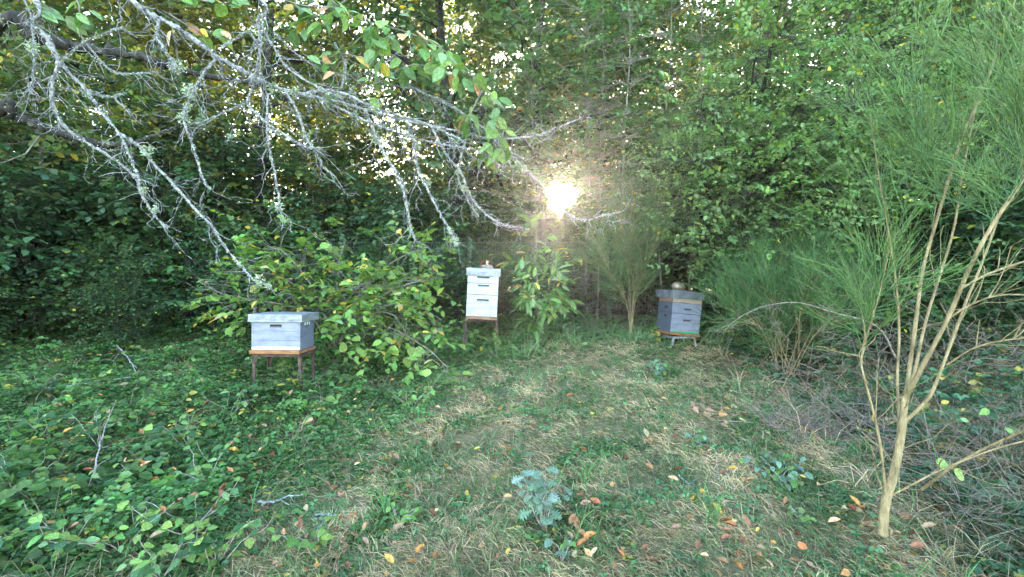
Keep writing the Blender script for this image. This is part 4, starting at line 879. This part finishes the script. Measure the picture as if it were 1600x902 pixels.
# arching dead stem in front of the green broom
t = thing('arching_stem', 'bare dead stem arching over in front of the green broom bush', 'stem', P(1400, 545, 4.0))
A = smooth_poly(H3([(1400, 560, 4.0), (1370, 510, 4.0), (1300, 488, 4.1), (1245, 473, 4.2), (1190, 480, 4.3), (1150, 500, 4.4), (1130, 520, 4.4)]), 24); tubes('stem', A[None], np.linspace(.008, .003, 24)[None], M_twigdark, t, 6)
sb = A[rng.integers(6, 24, 26)]; tubes('side_twig', curve(sb, sb + rng.normal(size=(26, 3)) * [.16, .1, .12] + [0, 0, -.08], 5, .08), np.full((26, 5), .002), M_twigdark, t, 3, 'stuff')
# sapling with big leaves in the lower right
bI = P(1440, 770, 2.7); bI[2] = gh(bI[0], bI[1])
t = thing('hazel_sapling', 'leaning brown sapling stem with a few large green leaves in the lower right brush', 'sapling', bI)
A = smooth_poly(H3([(1440, 765, 2.7), (1490, 728, 2.5), (1540, 700, 2.4), (1620, 665, 2.2)]), 14); tubes('stem', A[None], np.linspace(.008, .005, 14)[None], M_barktan, t, 6)
LP = [(1462, 722, 2.3, 1, -.3, .09, 'yellowgreen'), (1490, 735, 2.25, 1, -.8, .09, 'yellowgreen'), (1545, 640, 2.5, -1, -.4, .08, 'midgreen'), (1570, 670, 2.4, 1, -.5, .08, 'midgreen'), (1365, 645, 2.6, 0, -1, .06, 'yellow'), (1340, 635, 2.7, -1, .1, .06, 'yellowgreen'), (1560, 610, 2.6, 1, -.2, .09, 'midgreen'), (1590, 640, 2.5, 1, -.3, .09, 'sagegreen'), (1500, 655, 2.7, 1, -.2, .07, 'sagegreen'), (1470, 630, 2.6, 1, .3, .06, 'yellow'), (1590, 580, 2.6, -1, -.3, .09, 'sagegreen'), (1410, 160, 2.6, -.2, .9, .04, 'tan')]
LP = [a for a in LP if a[:2] not in ((1590, 580), (1590, 640), (1560, 610), (1340, 635))]
leaf_objects(t, np.array([P(a[0], a[1], a[2]) for a in LP]), [[a[3], -.2, a[4]] for a in LP], [[.1, -.8, .6] for a in LP], [a[5] * .75 for a in LP], [lm('ovate', a[6]) for a in LP])
cover('brush_leaves', 20000, 2.0, 7.6, .05, lambda x, y: .12 + .5 * np.clip((x - xr(y)) / 1.5, 0, 1), (.05, .12, .06), (.4, .36, .1), .05, 'scattered green leaves growing through the dead brush on the right', lambda x, y: .75 * (x > xr(y) + .1) * (x < 6))

# ------------------------------------------------------------------ the old fruit tree whose dead lichen covered branches hang in from the upper left
bT = np.array([-3.9, 2.9, float(gh(-3.9, 2.9))])
tT = thing('old_fruit_tree', 'old fruit tree with lichen covered dead branches hanging in from the upper left', 'tree', bT)
tk = smooth_poly([bT, bT + [.05, 0, 1.0], bT + [.0, .05, 1.7], bT + [.15, -.1, 2.6], bT + [.35, -.2, 3.6]], 18)
tubes('trunk', tk[None], np.linspace(.16, .07, 18)[None], M_bark, tT, 10)
ZS = 900 / 1600
def Z3(pts, Ya, Yb):
    n = len(pts); return [P(x * ZS, y * ZS, Ya + (Yb - Ya) * i / max(1, n - 1)) for i, (x, y) in enumerate(pts)]
limb1 = [tk[8]] + Z3([(-20, 85), (100, 105), (200, 128), (300, 145), (400, 160), (470, 185), (560, 210), (650, 222), (740, 240), (880, 262)], 2.7, 3.0)
limb2 = [tk[6]] + Z3([(-20, 320), (40, 325), (100, 345), (170, 370), (250, 395), (300, 402), (370, 400), (410, 385), (460, 365), (520, 340)], 2.9, 3.2)
def rough_tube(name, A, r0, r1, mat, parent, n=60, k=7, amp=.18):
    A = smooth_poly(A, n); A[1:-1] += rng.normal(size=(n - 2, 3)) * r1 * .35
    rr = np.linspace(r0, r1, n) * (1 + amp * rng.normal(size=n)).clip(.6, 1.6); tubes(name, A[None], rr[None], mat, parent, k); return A
limA = [(rough_tube('limb', limb1, .036, .009, M_bark, tT, 90, 8, .22), .036, .009), (rough_tube('limb', limb2, .036, .006, M_bark, tT, 90, 8, .22), .036, .006)]
top = tk[-1]
BR = [([(340, -20), (400, 30), (470, 65), (540, 110), (600, 155), (680, 200), (760, 240), (850, 265), (950, 285), (1030, 310), (1130, 335), (1250, 360), (1370, 385), (1480, 378), (1560, 350), (1620, 325)], 2.3, 2.8, .02, .004),
      ([(690, -30), (715, 60), (722, 130), (715, 190), (700, 240)], 2.3, 2.4, .010, .006), ([(88, -20), (100, 60), (140, 120), (160, 180), (145, 240), (150, 300), (180, 350), (230, 390), (290, 425), (340, 460), (380, 500), (395, 545), (430, 600), (465, 635)], 2.2, 2.5, .0135, .005),
      ([(130, 120), (190, 200), (240, 250), (280, 310), (330, 370), (355, 420), (375, 470), (390, 520)], 2.3, 2.4, .011, .006), ([(330, 370), (390, 410), (430, 460), (470, 500), (510, 545), (550, 590), (590, 630), (620, 680), (670, 740), (710, 780), (750, 795)], 2.4, 2.5, .010, .004),
      ([(440, 55), (440, 110), (470, 160), (490, 190)], 2.35, 2.3, .008, .007), ([(600, 165), (570, 200), (545, 240), (520, 290), (510, 330), (530, 390), (550, 450), (565, 500), (585, 525)], 2.4, 2.4, .009, .003),
      ([(705, 235), (690, 290), (740, 340), (800, 380), (850, 410), (890, 412)], 2.4, 2.4, .008, .003), ([(745, 260), (742, 340), (750, 420), (765, 490), (777, 575)], 2.4, 2.45, .007, .005), ([(790, 245), (830, 320), (850, 380), (880, 430), (900, 465), (930, 490)], 2.4, 2.5, .008, .003),
      ([(1015, 305), (1040, 370), (1070, 430), (1110, 500), (1130, 570), (1140, 630), (1155, 670)], 2.5, 2.6, .009, .005), ([(1130, 335), (1150, 400), (1160, 470), (1190, 530), (1220, 590), (1250, 640), (1270, 685)], 2.55, 2.65, .008, .006),
      ([(1195, 348), (1240, 430), (1280, 480), (1310, 550), (1350, 595), (1400, 625), (1470, 637)], 2.6, 2.7, .0075, .004), ([(1300, 368), (1280, 440), (1275, 500), (1300, 560), (1330, 600)], 2.6, 2.7, .006, .003), ([(1370, 385), (1430, 440), (1480, 490), (1530, 540), (1570, 590), (1620, 612), (1670, 600), (1725, 588)], 2.65, 2.9, .007, .003),
      ([(700, 280), (640, 305), (560, 340), (530, 345)], 2.4, 2.5, .005, .003), ([(850, 262), (900, 250), (960, 262), (1040, 300), (1120, 325), (1200, 350), (1290, 395)], 2.3, 2.5, .010, .005), ([(880, 270), (960, 310), (1050, 350), (1140, 380), (1220, 400), (1330, 420), (1400, 470)], 2.4, 2.5, .008, .003),
      ([(715, 60), (760, 130), (800, 190), (870, 235), (930, 265)], 2.4, 2.3, .006, .003), ([(720, 130), (690, 90), (650, 110), (620, 130)], 2.4, 2.3, .004, .002), ([(160, 180), (230, 120), (300, 90), (340, 75)], 2.3, 2.2, .004, .002), ([(215, 90), (300, 190), (360, 205), (440, 200)], 2.3, 2.4, .004, .002), ([(240, 250), (300, 270), (350, 258)], 2.4, 2.3, .003, .002),
      ([(1100, 220), (1180, 260), (1260, 300), (1330, 345), (1400, 400)], 2.7, 2.6, .006, .003), ([(930, 120), (960, 180), (950, 240)], 2.5, 2.4, .005, .003), ([(760, 90), (850, 170), (950, 210), (1050, 190), (1120, 130)], 2.5, 2.6, .005, .003), ([(55, -20), (90, 90), (95, 180), (88, 260)], 2.5, 2.6, .006, .003), ([(1060, 230), (1150, 250), (1250, 290), (1300, 330)], 2.6, 2.7, .004, .002)]
allA = []
for pts, ya, yb, ra, rb in BR:
    pl = Z3(pts, ya, yb)
    if pts[0][1] < 0: pl = [pl[0] * .5 + top * .5 + [0, 0, .25]] + pl
    ra *= .72; rb *= .7; n = 12 + 6 * len(pts); A = rough_tube('branch', pl, ra, rb, M_lichbark, tT, n, 7, .28); allA.append((A, ra, rb))
# side twigs hanging from every branch
sb, se, sr = [], [], []
for A, ra, rb in allA:
    Ln = np.linalg.norm(np.diff(A, axis=0), axis=1).sum(); m = int(Ln * 24)
    for _ in range(m):
        i = rng.integers(2, len(A)); dr = nrmz(A[min(i + 1, len(A) - 1)] - A[max(i - 2, 0)]); l_ = rng.uniform(.04, .24) * (1.4 if ra > .015 else 1)
        sb.append(A[i]); v = dr * .7 + rng.normal(size=3) * .55 + np.array([.12, 0, -.25]); se.append(A[i] + nrmz(v) * l_); sr.append(max(.0016, rb * .45))
sb, se = np.array(sb), np.array(se); TW = curve(sb, se, 8, .1, -.08); sr = np.array(sr)
V1, q1 = tubes_data(TW, sr[:, None] * np.linspace(1, .45, 8)[None] * (1 + .25 * rng.normal(size=(len(sb), 8))).clip(.5, 1.8), 4)
m = len(sb) * 2; i = rng.integers(0, len(sb), m); j = rng.integers(2, 8, m); b_ = TW[i, j]; v = nrmz(nrmz(se - sb)[i] + rng.normal(size=(m, 3)) * .7); A2 = curve(b_, b_ + v * rng.uniform(.02, .09, m)[:, None], 4, .08)
V2, q2 = tubes_data(A2, np.full((m, 4), .0012), 3); V, q = merge([(V1, q1), (V2, q2)])
mobj('twigs', np_mesh('twigs', off(V, tT), [q], M_lichbark), tT, 'stuff')
# lichen flakes on the branches
FP, FD, FN, FS = [], [], [], []
for A, ra, rb in allA + limA:
    m = int(len(A) * 10); i = rng.integers(0, len(A) - 1, m); f = rng.random((m, 1)); p = A[i] * (1 - f) + A[i + 1] * f; r_ = (ra + (rb - ra) * i / len(A))[:, None]; u = nrmz(rng.normal(size=(m, 3)))
    FP.append(p + u * r_ * .9); FD.append(rng.normal(size=(m, 3))); FN.append(u + rng.normal(size=(m, 3)) * .5); FS.append(np.full(m, .009) * rng.uniform(.4, 1.3, m))
nF = sum(map(len, FP)); fc = pick_col(nF, (.28, .29, .31), .3, (.32, .37, .26), .3)
M_flake = leaf_mat('lichen_flakes', None, .1, .95, .05, (1, 1, 1))
leaves('lichen', np.concatenate(FP), np.concatenate(FD), np.concatenate(FN), np.concatenate(FS), fc, M_flake, tT, 1.3)
# tufts of beard lichen
for zx, zy, sz_ in [(490, 185, 1.2), (530, 258, 1.3), (512, 330, 1.1), (88, 130, 1), (820, 255, 1), (720, 780, 1.1), (777, 575, .8), (1130, 375, 1.1), (1160, 405, .9), (1265, 390, 1), (1045, 385, 1), (850, 378, .8), (410, 420, 1), (402, 527, .7), (430, 582, .7), (245, 262, .8), (980, 258, .8), (985, 322, .9), (1265, 670, .9), (1250, 640, .7), (1455, 470, .8), (640, 378, .6), (1190, 505, .7), (1290, 525, .7), (1130, 570, .6), (755, 245, .9), (745, 795, .7), (1270, 480, .6), (1395, 410, .7), (520, 300, .9)]:
    Yc = 2.3 + .35 * zx / 1300; c = P(zx * ZS, zy * ZS, Yc - .01); k = 90; u = nrmz(rng.normal(size=(k, 3))) * rng.uniform(.1, 1, (k, 1)) ** .5 * .024 * sz_ * np.array([1, 1, 1.15])
    leaves('lichen_tuft', c + u, u + rng.normal(size=(k, 3)) * .015, rng.normal(size=(k, 3)), rng.uniform(.006, .016, k) * sz_, pick_col(k, (.34, .4, .28), .2), M_flake, tT, .9, kind=None)
# live shoots with large leaves
SH = [([(900, -30), (960, 40), (1060, 70), (1130, 90), (1220, 130), (1270, 180), (1310, 210), (1360, 270), (1380, 330), (1400, 400)], 2.3, 2.5, 62), ([(1000, -30), (920, 30), (860, 55), (830, 75)], 2.3, 2.4, 20), ([(840, 150), (890, 170), (950, 150), (1050, 175), (1110, 200)], 2.4, 2.5, 22), ([(1000, 250), (1060, 225), (1150, 180), (1240, 210)], 2.5, 2.5, 24), ([(1060, 60), (1040, 110), (1060, 160)], 2.4, 2.4, 14), ([(1220, 130), (1240, 170), (1230, 200)], 2.4, 2.4, 10), ([(1340, 250), (1310, 310), (1290, 345)], 2.5, 2.5, 10), ([(60, -30), (110, 5), (150, 30)], 2.2, 2.2, 8), ([(200, -30), (220, 20), (215, 60)], 2.2, 2.2, 7), ([(480, -30), (560, 0), (620, 10), (660, -5)], 2.3, 2.3, 12), ([(470, 40), (530, 75), (590, 90)], 2.5, 2.6, 10), ([(860, 230), (900, 235), (925, 228)], 2.4, 2.4, 6), ([(1370, 385), (1345, 410), (1330, 430)], 2.5, 2.5, 6), ([(730, -20), (840, 15), (930, 20)], 2.3, 2.3, 12)]
for si, (pts, ya, yb, nl) in enumerate(SH):
    A = smooth_poly(Z3(pts, ya, yb), 20); tubes('shoot', A[None], np.linspace(.004, .002, 20)[None], M_barkgrey, tT, 5)
    P_, D_, N_, S_, Ms = [], [], [], [], []
    for k in range(nl):
        i = int(2 + 17.9 * (k + .5) / nl); a = rng.uniform(0, 6.28); dr = nrmz(A[min(i + 1, 19)] - A[i - 1])
        v = dr * .5 + np.array([math.cos(a), math.sin(a) * .7, -.1 + rng.normal() * .35]) + [0, 0, -.35]
        P_.append(A[i] + nrmz(v) * .012 + rng.normal(size=3) * .022); D_.append(v); N_.append(np.array([0, -.5, .8]) + rng.normal(size=3) * .5); S_.append(rng.uniform(.055, .1))
        yl = .12 if si != 10 else .7; Ms.append(lm('ovate', ['sagegreen', 'midgreen', 'yellowgreen'][rng.choice(3, p=[.6, .25, .15])] if rng.random() > yl else ['yellow', 'tan', 'yellowgreen'][rng.choice(3)], .85))
    leaf_objects(tT, np.array(P_), D_, N_, S_, Ms)
# ------------------------------------------------------------------ thin haze added to imitate the lens glow round the sun
def haze():
    m = bpy.data.materials.new('lens_glow_haze'); m.use_nodes = True; t = m.node_tree; t.nodes.clear()
    v = t.nodes.new('ShaderNodeVolumePrincipled'); v.inputs['Color'].default_value = (.95, .97, 1, 1); v.inputs['Density'].default_value = .0011; v.inputs['Anisotropy'].default_value = .8
    o = t.nodes.new('ShaderNodeOutputMaterial'); t.links.new(v.outputs[0], o.inputs['Volume'])
    V, f = box_vf(-270, 270, -265, 275, -1.9, 22); h = bm_obj('haze', V, f, m, None, 0, 'stuff'); h['label'] = 'thin pale haze added for a lens glow round the low sun'
haze()
